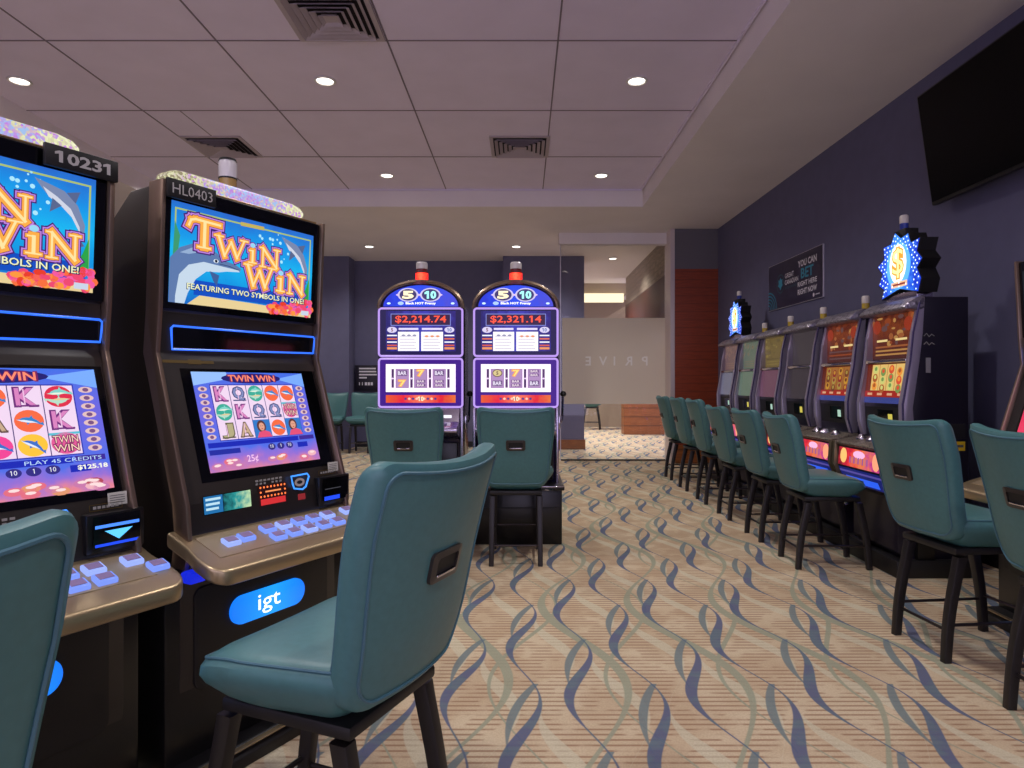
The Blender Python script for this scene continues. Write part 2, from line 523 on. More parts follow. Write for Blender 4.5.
# glass partition
GX0, GX1, GY = .565, RX0 - .066, 9.97
def glass_mat():
    m = bpy.data.materials.new('clear_glass'); m.use_nodes = True; nt = m.node_tree; nt.nodes.clear()
    o = nt.nodes.new('ShaderNodeOutputMaterial'); mx = nt.nodes.new('ShaderNodeMixShader')
    t = nt.nodes.new('ShaderNodeBsdfTransparent'); t.inputs[0].default_value = (.94, .95, .94, 1)
    gl = nt.nodes.new('ShaderNodeBsdfGlossy'); gl.inputs['Roughness'].default_value = .02
    fr = nt.nodes.new('ShaderNodeFresnel'); fr.inputs[0].default_value = 1.4
    nt.links.new(fr.outputs[0], mx.inputs[0]); nt.links.new(t.outputs[0], mx.inputs[1]); nt.links.new(gl.outputs[0], mx.inputs[2])
    nt.links.new(mx.outputs[0], o.inputs[0]); return m
def frost_mat(name, c, k):
    m = bpy.data.materials.new(name); m.use_nodes = True; nt = m.node_tree; nt.nodes.clear()
    o = nt.nodes.new('ShaderNodeOutputMaterial')
    a = nt.nodes.new('ShaderNodeBsdfDiffuse'); a.inputs[0].default_value = lin(c)
    t = nt.nodes.new('ShaderNodeBsdfTranslucent'); t.inputs[0].default_value = lin(c)
    tr = nt.nodes.new('ShaderNodeBsdfTransparent')
    m1 = nt.nodes.new('ShaderNodeMixShader'); m1.inputs[0].default_value = .45
    m2 = nt.nodes.new('ShaderNodeMixShader'); m2.inputs[0].default_value = k
    nt.links.new(a.outputs[0], m1.inputs[1]); nt.links.new(t.outputs[0], m1.inputs[2])
    nt.links.new(m1.outputs[0], m2.inputs[1]); nt.links.new(tr.outputs[0], m2.inputs[2])
    nt.links.new(m2.outputs[0], o.inputs[0]); return m
gp = thing('glass_partition', ((GX0 + GX1) / 2, GY, 0), 0, 'tall frameless glass partition with a frosted band reading PRIVE backwards', 'glass partition')
gw = GX1 - GX0
zt = HC + 139 * GY / 668
mb = MB(); mb.box((0, 0, zt / 2 + .01), (gw, .012, zt - .02), glass_mat()); mb.build('glass_pane', gp, smooth=False)
z0, z1 = HC - 20 * GY / 668, HC + 66 * GY / 668
mb = MB(); mb.box((.01, -.0085, (z0 + z1) / 2), (gw - .02, .002, z1 - z0), frost_mat('frosted_film', (238, 230, 218), .10))
fr = mb.build('frosted_film', gp, smooth=False)
mb = MB(); F = Frame((-gw / 2, -.0105, 0), (1, 0, 0), (0, 0, 1))
lm = mat('etched_lettering', (252, 250, 246), .5)
for ch, px in zip('PRIVE', (644.5, 628.5, 614.3, 603, 588)):
    mb.text(F, ch, (px - 523) / 668 * GY - GX0, HC + 23 * GY / 668, lm, h=.135, lay=1, bold=.016, flip=True)
mb.build('etched_letter', fr, smooth=False)
mb = MB(); mb.box((0, 0, .01), (gw, .03, .02), mat('dark_channel', (60, 54, 50), .4, .6)); mb.build('floor_channel', gp)
mb = MB(); mb.box((-gw / 2 - .006, 0, zt / 2), (.012, .022, zt), mat('glass_edge_trim', (190, 186, 196), .3, .4)); mb.build('edge_trim', gp)
mb = MB(); mb.box(((GX0 + RX0) / 2 - .02, GY, (zt + ZS) / 2), (RX0 - GX0 + .02, .16, ZS - zt), SOFM); struct('trim_5', mb)

# ------------------------------------------------------------------ ceiling fittings
LAMPS = []
def downlight(x, d, z, label, power, grp='round downlights in the ceiling'):
    t = thing('ceiling_downlight', (x, d, z), 0, label, 'ceiling light', grp)
    mb = MB(); mb.lathe([(.064, -.001), (.084, -.001), (.088, -.006), (.082, -.012), (.07, -.012), (.064, -.004), (.064, -.001)], (0, 0, 0), mat('white_trim_ring', (225, 222, 220), .4), 28)
    mb.build('trim_ring', t)
    mb = MB(); mb.lathe([(0, -.009), (.05, -.008), (.066, -.003), (.066, -.0005), (0, -.0005)], (0, 0, 0), E(255, 246, 232, 6.0), 24)
    mb.build('lens', t)
    li = bpy.data.lights.new('ceiling_spot', 'SPOT'); li.energy = power; li.color = (1, .955, .945)
    li.spot_size = math.radians(140); li.spot_blend = .9; li.shadow_soft_size = .07
    lo = bpy.data.objects.new('ceiling_spot', li); COL.objects.link(lo); lo.parent = t; lo.location = (0, 0, -.03)
PW = 105
for d, nm in ((.5, None), (2.94, None), (5.40, 'nearer'), (7.85, 'farther')):
    for x, px in ((-4.07, 'left'), (-1.60, 'middle'), (.92, 'right')):
        if nm == 'nearer': lb = {'left': 'round ceiling downlight above the machine plated 10231', 'middle': 'round ceiling downlight between the big square vent and the lamp-topped machine', 'right': 'large round ceiling downlight nearest the camera on the right'}[px]
        elif nm == 'farther' and px == 'left': continue
        elif nm == 'farther': lb = {'middle': 'round ceiling downlight left of the far square vent', 'right': 'round ceiling downlight right of the far square vent'}[px]
        else:
            continue
        downlight(x, d, ZT, lb, PW)
downlight(-2.5, 10.86, ZS, 'small downlight in the lowered ceiling above the left arched machine', PW * .7)
downlight(-.11, 10.86, ZS, 'small downlight in the lowered ceiling above the right arched machine', PW * .7)
downlight(1.60, 11.9, ZS, 'small downlight seen through the clear top of the glass', PW * .8)

VENTM = mat('vent_white', (176, 164, 172), .6)
VENTD = mat('vent_shadow_gap', (30, 24, 28), .9)
def vent(x0, d1, label, w=.605):
    t = thing('ceiling_vent', (x0 + w / 2, d1 - w / 2, ZT), 0, label, 'air vent', 'square ceiling vents')
    mb = MB(); mb.box((0, 0, -.003), (w - .06, w - .06, .004), VENTD); mb.build('backing', t)
    mb = MB()
    for k in range(4):
        a = k * PI / 2; M = Matrix.Rotation(a, 4, 'Z')
        mb.prism([(-w / 2, -w / 2), (w / 2, -w / 2), (w / 2 - .035, -w / 2 + .035), (-w / 2 + .035, -w / 2 + .035)], lambda p, h: Vector((p[0], p[1], h)), -.012, -.001, VENTM, M=M)
    mb.build('frame', t)
    for r in range(5):
        h = w / 2 - .05 - r * .046
        if h < .03: break
        mb = MB()
        for k in range(4):
            M = Matrix.Rotation(k * PI / 2, 4, 'Z')
            t2 = bmesh.new()
            q = [(-h, -h, -.034), (h, -h, -.034), (h - .03, -h + .03, -.009), (-h + .03, -h + .03, -.009)]
            vs = [t2.verts.new(c) for c in q] + [t2.verts.new((c[0], c[1], c[2] + .003)) for c in q]
            for f in ((0, 1, 2, 3), (7, 6, 5, 4), (0, 4, 5, 1), (1, 5, 6, 2), (2, 6, 7, 3), (3, 7, 4, 0)): t2.faces.new([vs[i] for i in f])
            mb.take(t2, VENTM, M)
        mb.build('louver_ring', t, smooth=False)
    mb = MB(); mb.box((0, 0, -.012), (.1, .1, .006), VENTM); mb.build('center_plate', t)
vent(-1.585, 4.765, 'large square louvred vent at the top edge of the ceiling')
vent(-.335, 7.205, 'small square louvred vent in the middle of the far ceiling')
vent(-3.405, 7.205, 'square louvred vent above the lamp on the second machine')

# ------------------------------------------------------------------ television and wall poster
tv = thing('television', (2.79, 3.90, 2.75), math.radians(-90), 'large black flat television mounted high on the right wall', 'television')
tilt = Matrix.Rotation(math.radians(8.0), 4, 'X')
mb = MB(); mb.box((0, 0, 0), (1.42, .045, .76), SATIN, .008, M=tilt); mb.build('casing', tv)
mb = MB(); mb.box((0, -.0235, .004), (1.39, .003, .725), mat('screen_off_black', (4, 4, 5), .3, spec=.1), M=tilt); mb.build('screen', tv)
mb = MB(); mb.box((0, .09, 0), (.3, .14, .06), SATIN, .005); mb.box((0, .155, 0), (.4, .02, .4), SATIN, .004); mb.build('wall_mount', tv)

ang = math.radians(-90) - .0252
sg = thing('wall_poster', (wx(7.07) - .008, 7.07, 1.98), math.radians(-90 + 1.44), 'dark navy poster reading YOU CAN BET RIGHT HERE RIGHT NOW on the right wall', 'poster')
mb = MB(); mb.box((0, .0, .255), (1.32, .014, .51), mat('poster_board_edge', (200, 196, 206), .5)); mb.build('board', sg)
F = Frame((-.66, -.0075, 0), (1, 0, 0), (0, 0, 1))
mb = MB()
navy = mat('poster_navy', (38, 32, 62), .35, noise=.25, scale=4)
wt = mat('poster_white', (228, 226, 232), .4); tl = mat('poster_teal', (44, 150, 176), .4); gt = mat('poster_green', (40, 92, 98), .4)
mb.rect(F, .004, .004, 1.316, .506, navy)
for k in range(5):
    r = .05 + .042 * k
    mb.line(F, [(.004 + r * math.cos(a), .02 + r * .85 * math.sin(a)) for a in [i * PI / 2 / 10 for i in range(11)]], .016, tl, 2)
mb.line(F, [(.33 + .095 * math.cos(2 * PI * i / 24), .27 + .1 * math.sin(2 * PI * i / 24)) for i in range(24)], .014, gt, 2, True)
mb.poly(F, [(.33, .345), (.35, .31), (.385, .32), (.375, .275), (.395, .25), (.35, .23), (.335, .2), (.325, .2), (.31, .23), (.265, .25), (.285, .275), (.275, .32), (.31, .31)], tl, 2)
mb.text(F, 'GREAT', .45, .335, wt, h=.052, align='l', bold=.01); mb.text(F, 'CANADIAN', .45, .265, wt, h=.052, w=.33, align='l', bold=.01)
mb.text(F, 'ENTERTAINMENT', .45, .205, gt, h=.026, w=.33, align='l')
mb.text(F, 'YOU CAN', .985, .405, wt, h=.07, w=.42, bold=.03); mb.text(F, 'BET', .985, .30, tl, h=.105, w=.28, bold=.02)
mb.text(F, 'RIGHT HERE', .985, .195, wt, h=.052, w=.43, bold=.025); mb.text(F, 'RIGHT NOW', .985, .115, wt, h=.058, w=.43, bold=.03)
mb.ell(F, 1.13, .045, .02, .02, wt, 2, 10); mb.rect(F, 1.17, .04, 1.26, .05, wt, 2)
mb.build('printed_face', sg, smooth=False)

wn = thing('wall_notice', (-2.80, 12.0, 1.02), 0, 'small dark notice with white lines hung behind the two far chairs', 'sign')
mb = MB(); mb.box((0, .07, .23), (.44, .14, .46), mat('notice_black', (26, 22, 36), .4), .005); mb.build('board', wn)
F = Frame((-.22, -.001, 0), (1, 0, 0), (0, 0, 1)); mb = MB()
for y, w in ((.40, .30), (.345, .31), (.29, .32), (.235, .14)):
    mb.rect(F, .075, y - .012, .075 + w, y + .014, wt)
for k, w in enumerate((.02, .02, .05, .05, .05)): mb.rect(F, .075 + .052 * k, .10, .075 + .052 * k + w * .8, .155, wt)
mb.build('printed_lines', wn, smooth=False)

# ------------------------------------------------------------------ chair
def make_chair():
    r = thing('slot_chair', (0, 0, 0), 0, 'chair', 'chair', 'teal padded slot chairs')
    HB = .50; ZC = .748       # back pad height and centre
    def bend(co):
        x, y, z = co; t = (z + HB / 2) / HB
        wsc = .84 + .16 * min(1, max(0, t) / .7)
        X = x * wsc
        Y = y - .222 - .105 * max(t, 0) ** 1.5 + .02 * math.exp(-((t - .0) / .18) ** 2) + .75 * X * X
        Z = z + ZC + .35 * X * X * max(0, t) - .012 * max(0, t)
        return (X, Y, Z)
    out = densify(rrect(.485, HB, .07, 6, .035), .035)
    def s(i): return ((.2425 - i) / .2425, (HB / 2 - i) / (HB / 2))
    mb = MB()
    mb.pillow(out, [(s(.23), -.034), (s(.16), -.034), (s(.09), -.0335), (s(.035), -.032), (s(.014), -.029), (s(.003), -.021), (s(0), -.010), (s(0), .008), (s(.005), .02), (s(.02), .03), (s(.06), .038), (s(.12), .041), (s(.2), .042)], TEAL, bend)
    mb.build('backrest', r)
    mb = MB()
    for ins, yy in ((.020, -.0315),):
        k = s(ins); mb.tube([bend((a * k[0], yy, b * k[1])) for a, b in out], .0036, TEALD, 6, True)
    k = s(.012); mb.tube([bend((a * k[0], .026, b * k[1])) for a, b in out], .0034, TEALD, 6, True)
    mb.build('piping', r)
    # grab handle on the back
    hz = .022
    mb = MB()
    ho = rrect(.124, .068, .013, 4); hi = rrect(.090, .040, .009, 4)
    t = bmesh.new(); A = []
    for oo, yy in ((ho, -.030), (ho, -.041), (hi, -.043), (hi, -.0385)):
        A.append([t.verts.new(bend((a, yy, b + hz))) for a, b in oo])
    n = len(ho)
    for P, Q in zip(A, A[1:]):
        for i in range(n): t.faces.new((P[i], P[(i + 1) % n], Q[(i + 1) % n], Q[i]))
    bmesh.ops.recalc_face_normals(t, faces=t.faces[:])
    mb.take(t, mat('handle_bezel', (48, 42, 40), .3)); hb = mb.build('handle', r)
    mb = MB(); t = bmesh.new(); t.faces.new([t.verts.new(bend((a, -.0388, b + hz))) for a, b in rrect(.098, .048, .010, 4)])
    mb.take(t, mat('handle_cavity', (8, 7, 8), .6)); mb.build('cavity', hb)
    mb = MB(); mb.box((0, -.040, hz - .019), (.080, .009, .007), CHROME, .002, fn=bend); mb.build('lip', hb)
    # seat
    so = densify(rrect(.50, .46, .06, 6, .085), .04)
    def sb(co):
        x, y, z = co
        v = (y + .23) / .46
        X = x * (.84 + .16 * min(1, v / .6)) if v < .6 else x
        Z = z - .030 * max(0, (v - .7) / .3) ** 2 + .10 * X * X * (z > .55) - .01 * (z > .55)
        return (X, y * .86 - .018, Z)
    def q(i): return ((.25 - i) / .25, (.23 - i) / .23)
    mb = MB()
    mb.pillow(so, [(q(.2), .468), (q(.09), .468), (q(.075), .475), (q(.045), .50), (q(.012), .54), (q(.002), .565), (q(.004), .583), (q(.016), .597), (q(.045), .606), (q(.1), .612), (q(.2), .614)], TEAL, sb, axis='z')
    mb.build('seat', r)
    mb = MB(); k = q(.013); mb.tube([sb((a * k[0], b * k[1], .5965)) for a, b in so], .003, TEALD, 6, True); mb.build('seat_seam', r)
    mb = MB(); mb.box((0, -.01, .453), (.33, .34, .03), SATIN, .008);
    mb.tube([(.19, .05, .44), (.22, .06, .435), (.25, .03, .44)], .006, CHROME, 6)
    mb.build('seat_frame', r)
    # legs
    for sx in (-1, 1):
        for sy in (-1, 1):
            mb = MB()
            pts = []
            for i in range(9):
                v = i / 8; z = .43 * (1 - v)
                y = sy * (.15 + .065 * v ** 1.3 + .018 * math.sin(v * PI))
                x = sx * (.150 + .004 * v)
                pts.append((x, y, z))
            t = bmesh.new(); R = []
            for i, (x, y, z) in enumerate(pts):
                v = i / 8; a = .0185 - .003 * v; b = .021 - .004 * v
                R.append([t.verts.new((x + dx * a, y + dy * b, z)) for dx, dy in ((-1, -1), (1, -1), (1, 1), (-1, 1))])
            for P, Q in zip(R, R[1:]):
                for i in range(4): t.faces.new((P[i], P[(i + 1) % 4], Q[(i + 1) % 4], Q[i]))
            t.faces.new(R[0]); t.faces.new(R[-1][::-1])
            bmesh.ops.recalc_face_normals(t, faces=t.faces[:])
            bmesh.ops.bevel(t, geom=[e for e in t.edges if abs((e.verts[0].co - e.verts[1].co).normalized().z) > .6], offset=.005, segments=2, affect='EDGES', profile=.5)
            mb.take(t, LEG); mb.build('leg', r)
    for a, b in (((-.15, -.20, .125), (.15, -.20, .125)), ((-.15, .205, .17), (.15, .205, .17)), ((-.152, -.20, .15), (-.152, .205, .15)), ((.152, -.20, .15), (.152, .205, .15))):
        mb = MB(); mb.tube([a, b], .007, mat('steel_stretcher', (70, 64, 62), .3, .8), 8); mb.build('stretcher', r)
    return r

# ------------------------------------------------------------------ screen pictures
GOLD = E(250, 170, 70); GOLDL = E(255, 226, 160); PURP = E(66, 26, 110); LAV = E(190, 130, 220)
def fancy(mb, F, ch, x, y, w, h, lay=3):
    """slab serif show lettering with a purple outline"""
    sw = .25 * h
    S = {'T': [([(.5, .08), (.5, .86)], 1.35), ([(0, .70), (.06, .88), (.2, .93), (1.0, .90)], .9), ([(.3, .03), (.7, .03)], .6)],
         'W': [([(.1, .92), (.3, .06)], 1.25), ([(.3, .06), (.5, .75)], .8), ([(.5, .75), (.7, .06)], 1.25), ([(.7, .06), (.92, .92)], .8), ([(-.02, .93), (.24, .93)], .55), ([(.8, .93), (1.04, .93)], .55)],
         'I': [([(.5, .06), (.5, .58)], 1.35), ([(.15, .03), (.85, .03)], .6), ([(.2, .6), (.55, .6)], .55)],
         'N': [([(.14, .05), (.14, .92)], .85), ([(.14, .92), (.86, .06)], 1.25), ([(.86, .06), (.86, .94)], .85), ([(0, .03), (.3, .03)], .55), ([(.7, .95), (1.02, .95)], .55), ([(-.02, .94), (.16, .94)], .55)]}[ch]
    for d, m, l in ((.22 * h, PURP, 0), (.13 * h, LAV, 1), (.04 * h, E(120, 50, 60), 2), (0, GOLD, 3)):
        for pts, k in S:
            mb.line(F, [(x + a * w, y + b * h) for a, b in pts], sw * k + d, m, lay + l)
    for pts, k in S:
        mb.line(F, [(x + a * w, y + b * h) for a, b in pts], sw * k * .35, GOLDL, lay + 4)
    if ch == 'I':
        for d, m, l in ((.06, PURP, 0), (.03, LAV, 1), (0, E(150, 215, 240), 3)):
            mb.ell(F, x + .5 * w, y + .86 * h, .14 * h + d * h, .11 * h + d * h, m, lay + l, 16)
def twin_win(mb, F, x, y, s, lay=3):
    for ch, dx, w, dy, h in (('T', 0, .30, 0, 1.15), ('W', .27, .40, -.08, .86), ('I', .68, .15, -.10, .86), ('N', .84, .27, -.14, .86)):
        fancy(mb, F, ch, x + dx * s, y + dy * s * .35, w * s, h * s * .31, lay)
def dolphin(mb, F, pts, m, lay): mb.poly(F, pts, m, lay)
def xf(pts, ox, oy, sx, sy, rot=0.0):
    c, s_ = math.cos(rot), math.sin(rot)
    return [(ox + (a * c - b * s_) * sx, oy + (a * s_ + b * c) * sy) for a, b in pts]
DOL = [(-.5, .0), (-.36, .03), (-.28, .10), (-.12, .15), (.0, .15), (.06, .26), (.12, .14), (.3, .05), (.42, -.04), (.5, .02), (.52, -.06), (.56, -.14), (.46, -.12), (.38, -.10), (.2, -.06), (.02, -.08), (-.06, -.18), (-.1, -.08), (-.28, -.06), (-.36, -.01)]
def dolphin_small(mb, F, cx, cy, s, rot, c1, c2, lay):
    mb.poly(F, xf(DOL, cx, cy, s, s, rot), c1, lay)
    mb.poly(F, xf([(-.48, -.0), (-.34, .0), (-.2, .02), (.1, .0), (.34, -.06), (.2, -.055), (.02, -.075), (-.1, -.075), (-.28, -.055)], cx, cy, s, s, rot), c2, lay + 1)

def marquee_art(mb, F, W, H):
    rnd = random.Random(3)
    oc = emi_ramp('ocean_picture', [(0, (20, 110, 200)), (.2, (10, 140, 220)), (.5, (20, 180, 238)), (.8, (20, 140, 226)), (1, (40, 100, 200))], 'Z', 1.385, 1.685, 1.0, 9, .16)
    mb.rect(F, 0, 0, W, H, oc, 1)
    mb.line(F, [(.014, .03), (.014, H - .02), (W - .014, H - .02), (W - .014, .05)], .005, E(170, 190, 110), 2)
    mb.line(F, [(W / 2 - .03, H - .02), (W / 2 + .05, H - .018)], .012, E(200, 170, 80), 2)
    mb.poly(F, [(.06, 0), (W, 0), (W, .018), (.3, .026), (.10, .03)], E(230, 206, 150), 2)
    mb.rect(F, .08, .03, W - .02, .075, E(14, 76, 190), 2)
    for k in range(70):          # corals lower right
        x = W * (.66 + .34 * rnd.random()); y = .005 + .055 * rnd.random() * (.3 + .7 * (x / W - .6) / .4)
        mb.ell(F, x, y, .008 + .008 * rnd.random(), .006 + .006 * rnd.random(), rnd.choice([E(235, 70, 110), E(245, 110, 60), E(240, 90, 160), E(230, 60, 40), E(250, 150, 60)]), 4 + k % 3, 8)
    mb.poly(F, [(W - .05, .06), (W - .012, .05), (W - .014, .14), (W - .028, .10)], E(40, 160, 70), 3)
    mb.poly(F, [(.02, .10), (.03, .2), (.012, .24), (.008, .12)], E(60, 150, 110), 3)
    for k in range(24):          # bubbles
        x, y = W * (.55 + .25 * rnd.random()), H * (.55 + .4 * rnd.random())
        r = .002 + .004 * rnd.random(); mb.ell(F, x, y, r, r, E(170, 230, 250), 2, 8)
    for k in range(8):
        x, y = W * (.78 + .18 * rnd.random()), H * (.34 + .2 * rnd.random()); r = .002 + .003 * rnd.random(); mb.ell(F, x, y, r, r, E(210, 245, 255), 2, 8)
    # big dolphin lower left, snout to the right
    mb.poly(F, [(0, .03), (0, .13), (.03, .165), (.075, .185), (.12, .182), (.155, .168), (.18, .15), (.225, .142), (.245, .132), (.24, .122), (.19, .118), (.165, .112), (.12, .108), (.085, .08), (.06, .035), (.05, 0), (0, 0)], E(92, 120, 170), 4)
    mb.poly(F, [(.02, .02), (.03, .085), (.06, .118), (.11, .134), (.17, .13), (.235, .126), (.24, .121), (.19, .116), (.165, .11), (.12, .106), (.085, .078), (.06, .033), (.05, 0), (.02, 0)], E(196, 214, 232), 5)
    mb.poly(F, [(.03, .15), (.08, .176), (.13, .172), (.15, .162), (.10, .163), (.06, .15)], E(146, 172, 208), 5)
    mb.poly(F, [(.13, .11), (.165, .10), (.158, .065), (.145, .08)], E(60, 92, 150), 5)
    mb.ell(F, .152, .143, .009, .006, E(230, 240, 250), 6, 12); mb.ell(F, .152, .143, .005, .005, E(20, 24, 40), 7, 10)
    mb.line(F, [(.165, .136), (.20, .134), (.235, .127)], .0025, E(50, 70, 110), 6)
    # dolphin diving at the upper right
    top = [(W * .735, H * .90), (W * .80, H * .87), (W * .86, H * .84), (W * .92, H * .74), (W * .955, H * .58), (W * .95, H * .45), (W * .935, H * .42), (W * .93, H * .5), (W * .905, H * .62), (W * .86, H * .70), (W * .80, H * .76), (W * .765, H * .83)]
    mb.poly(F, top, E(120, 134, 170), 4)
    mb.poly(F, [(W * .77, H * .84), (W * .83, H * .78), (W * .89, H * .70), (W * .93, H * .56), (W * .938, H * .46), (W * .925, H * .53), (W * .895, H * .63), (W * .85, H * .705), (W * .795, H * .765)], E(205, 210, 226), 5)
    mb.poly(F, [(W * .87, H * .83), (W * .93, H * .86), (W * .91, H * .75)], E(86, 100, 140), 4)
    mb.poly(F, [(W * .81, H * .76), (W * .80, H * .64), (W * .85, H * .71)], E(86, 100, 140), 6)
    mb.poly(F, [(W * .935, H * .45), (W * .90, H * .36), (W * .955, H * .40)], E(86, 100, 140), 4)
    fancy(mb, F, 'T', .055, .174, .105, .090, 8); fancy(mb, F, 'W', .145, .160, .115, .068, 8); fancy(mb, F, 'I', .264, .157, .042, .068, 8); fancy(mb, F, 'N', .315, .151, .080, .068, 8)
    fancy(mb, F, 'W', .256, .080, .118, .076, 8); fancy(mb, F, 'I', .381, .078, .046, .074, 8); fancy(mb, F, 'N', .434, .075, .076, .070, 8)
    cm = E(240, 240, 190)
    mb.text(F, 'FEATURING TWO SYMBOLS IN ONE!', W * .515, .053, E(16, 40, 90), h=.021, w=W * .84, lay=16, bold=.05)
    mb.text(F, 'FEATURING TWO SYMBOLS IN ONE!', W * .513, .054, cm, h=.018, w=W * .83, lay=17, bold=.015)
    mb.rect(F, W - .05, .006, W - .015, .022, E(200, 210, 230), 17)

def symbol(mb, F, k, cx, cy, w, h, lay):
    def let(ch, c, o):
        mb.text(F, ch, cx, cy, o, h=h * .86, w=w * .74, lay=lay, bold=.07); mb.text(F, ch, cx, cy, c, h=h * .74, w=w * .62, lay=lay + 1, bold=.02)
        mb.line(F, [(cx - w * .34, cy - h * .37), (cx + w * .34, cy - h * .37)], h * .07, o, lay + 1)
        mb.line(F, [(cx - w * .05, cy - h * .3), (cx - w * .05, cy + h * .3)], h * .05, E(236, 190, 226), lay + 2)
    if k == 'K': let('K', E(216, 130, 190), E(110, 40, 120))
    elif k == 'Q': let('Q', E(130, 140, 190), E(60, 66, 120))
    elif k == 'J': let('J', E(180, 170, 130), E(90, 84, 60))
    elif k == 'A': let('A', E(200, 170, 140), E(100, 76, 70))
    elif k in 'toryp':
        c = {'t': E(60, 170, 150), 'o': E(246, 106, 66), 'r': E(222, 44, 74), 'y': E(250, 196, 60), 'p': E(240, 70, 150)}[k]
        mb.ell(F, cx, cy, w * .44, h * .46, c, lay)
        if k == 't' or k == 'r':
            dolphin_small(mb, F, cx + w * .03, cy + h * .16, w * .8, .1, E(130, 210, 200), E(230, 240, 220), lay + 1)
            dolphin_small(mb, F, cx - w * .03, cy - h * .16, -w * .8, .1, E(180, 220, 200), E(230, 200, 150), lay + 1)
        else: dolphin_small(mb, F, cx, cy, w * .8, -.15 if k != 'y' else -.5, E(60, 110, 200) if k != 'o' else E(50, 130, 200), E(230, 236, 250), lay + 1)
    elif k == 'w':
        mb.ell(F, cx, cy, w * .46, h * .46, E(226, 90, 150), lay); mb.line(F, [(cx - w * .45, cy + h * .4), (cx + w * .45, cy + h * .42)], h * .1, E(90, 190, 210), lay)
        for ty, tx in ((.17, 'TWIN'), (-.2, 'WIN')):
            mb.text(F, tx, cx, cy + h * ty, E(110, 30, 90), h=h * .36, w=w * .84, lay=lay + 1, bold=.08); mb.text(F, tx, cx, cy + h * ty, E(255, 214, 190), h=h * .29, w=w * .78, lay=lay + 2)
    elif k == 'g':
        mb.rect(F, cx - w * .5, cy - h * .5, cx + w * .5, cy + h * .5, E(50, 120, 200), lay)
        mb.ell(F, cx - w * .05, cy + h * .12, w * .27, h * .34, E(92, 52, 50), lay + 1); mb.ell(F, cx - w * .04, cy + h * .1, w * .17, h * .23, E(226, 160, 136), lay + 2)
        mb.poly(F, [(cx - w * .4, cy - h * .5), (cx - w * .25, cy - h * .2), (cx + w * .1, cy - h * .12), (cx + w * .38, cy - h * .22), (cx + w * .5, cy - h * .5)], E(226, 80, 120), lay + 2)
        for sx in (-.1, .02): mb.ell(F, cx + w * sx, cy + h * .14, w * .025, h * .02, E(40, 30, 40), lay + 3, 8)
        mb.ell(F, cx - w * .04, cy - h * .02, w * .06, h * .025, E(190, 50, 70), lay + 3, 8)

def reel_art(mb, F, W, H, rows, left_machine):
    bg = emi_ramp('reef_picture', [(0, (226, 130, 150)), (.12, (150, 110, 210)), (.25, (80, 110, 230)), (.6, (110, 100, 220)), (1, (60, 110, 230))], 'Z', .87, 1.19, 1.0, 16, .14)
    mb.rect(F, 0, 0, W, H, bg, 1)
    mb.poly(F, [(0, H * .86), (W * .3, H * .93), (W * .28, H), (0, H)], E(150, 190, 250), 2); mb.poly(F, [(W * .72, H * .93), (W, H * .84), (W, H)], E(120, 170, 250), 2)
    mb.ell(F, W / 2, H * .935, W * .27, H * .055, E(30, 26, 110), 3)
    tm = E(255, 140, 110)
    mb.text(F, 'TWIN WIN', W / 2, H * .935, E(120, 30, 90), h=H * .085, w=W * .44, lay=4, bold=.07); mb.text(F, 'TWIN WIN', W / 2, H * .935, tm, h=H * .068, w=W * .42, lay=5, bold=.02)
    gx0, gx1, gy0, gy1 = W * .125, W * .875, H * .30, H * .865
    cw, ch = (gx1 - gx0) / 5, (gy1 - gy0) / 3
    for c in range(5):
        mb.rect(F, gx0 + c * cw + .001, gy0, gx0 + (c + 1) * cw - .001, gy1, E(240, 214, 240), 3)
        mb.line(F, [(gx0 + c * cw, gy0), (gx0 + c * cw, gy1)], .0022, E(60, 40, 110), 4)
        for r_ in range(3): symbol(mb, F, rows[r_][c], gx0 + (c + .5) * cw, gy1 - (r_ + .5) * ch, cw, ch, 5)
    mb.line(F, [(gx0, gy0), (gx1, gy0), (gx1, gy1), (gx0, gy1)], .003, E(40, 50, 170), 4, True)
    for sx in (W * .063, W * .937):
        for k in range(8):
            y = gy1 - (k + .6) * (gy1 - gy0) / 8.2
            mb.ell(F, sx, y, W * .036, H * .026, E(226, 190, 190), 4, 12); mb.ell(F, sx, y, W * .016, H * .017, E(120, 80, 130), 5, 10)
    mb.rect(F, W * .02, H * .235, W * .82, H * .285, E(24, 40, 180), 4)
    mb.rect(F, W * .02, H * .165, W * .27, H * .215, E(34, 44, 160), 4)
    mb.rect(F, W * .83, H * .24, W * .98, H * .285, E(60, 40, 150), 4); mb.rect(F, W * .80, H * .16, W * .90, H * .215, E(24, 40, 180), 4)
    for k in range(3):
        x = W * (.55 + .085 * k)
        mb.ell(F, x, H * .195, W * .034, H * .035, E(50, 44, 130), 4); mb.text(F, ('10', '1', '10')[k], x, H * .198, E(240, 240, 250), h=H * .035, lay=5)
    if left_machine:
        mb.text(F, 'PLAY 45 CREDITS', W * .78, H * .26, E(190, 220, 255), h=H * .03, w=W * .36, lay=5); mb.text(F, '$125.18', W * .91, H * .19, E(250, 250, 230), h=H * .042, w=W * .15, lay=5, bold=.03)
    else:
        mb.text(F, '25\u00a2', W * .36, H * .09, E(250, 200, 240), h=H * .085, lay=5, bold=.01)
    rnd = random.Random(5)
    for k in range(16):
        x = W * (.04 + .92 * rnd.random()); y = H * (.02 + .07 * rnd.random())
        if .26 < x / W < .46 and not left_machine: continue
        mb.ell(F, x, y, W * .045, H * .032, rnd.choice([E(226, 110, 130), E(200, 120, 170), E(240, 180, 190), E(180, 70, 90), E(226, 150, 110)]), 2 + k % 2, 10)
        mb.ell(F, x, y + H * .01, W * .025, H * .012, E(250, 220, 220), 4, 8)

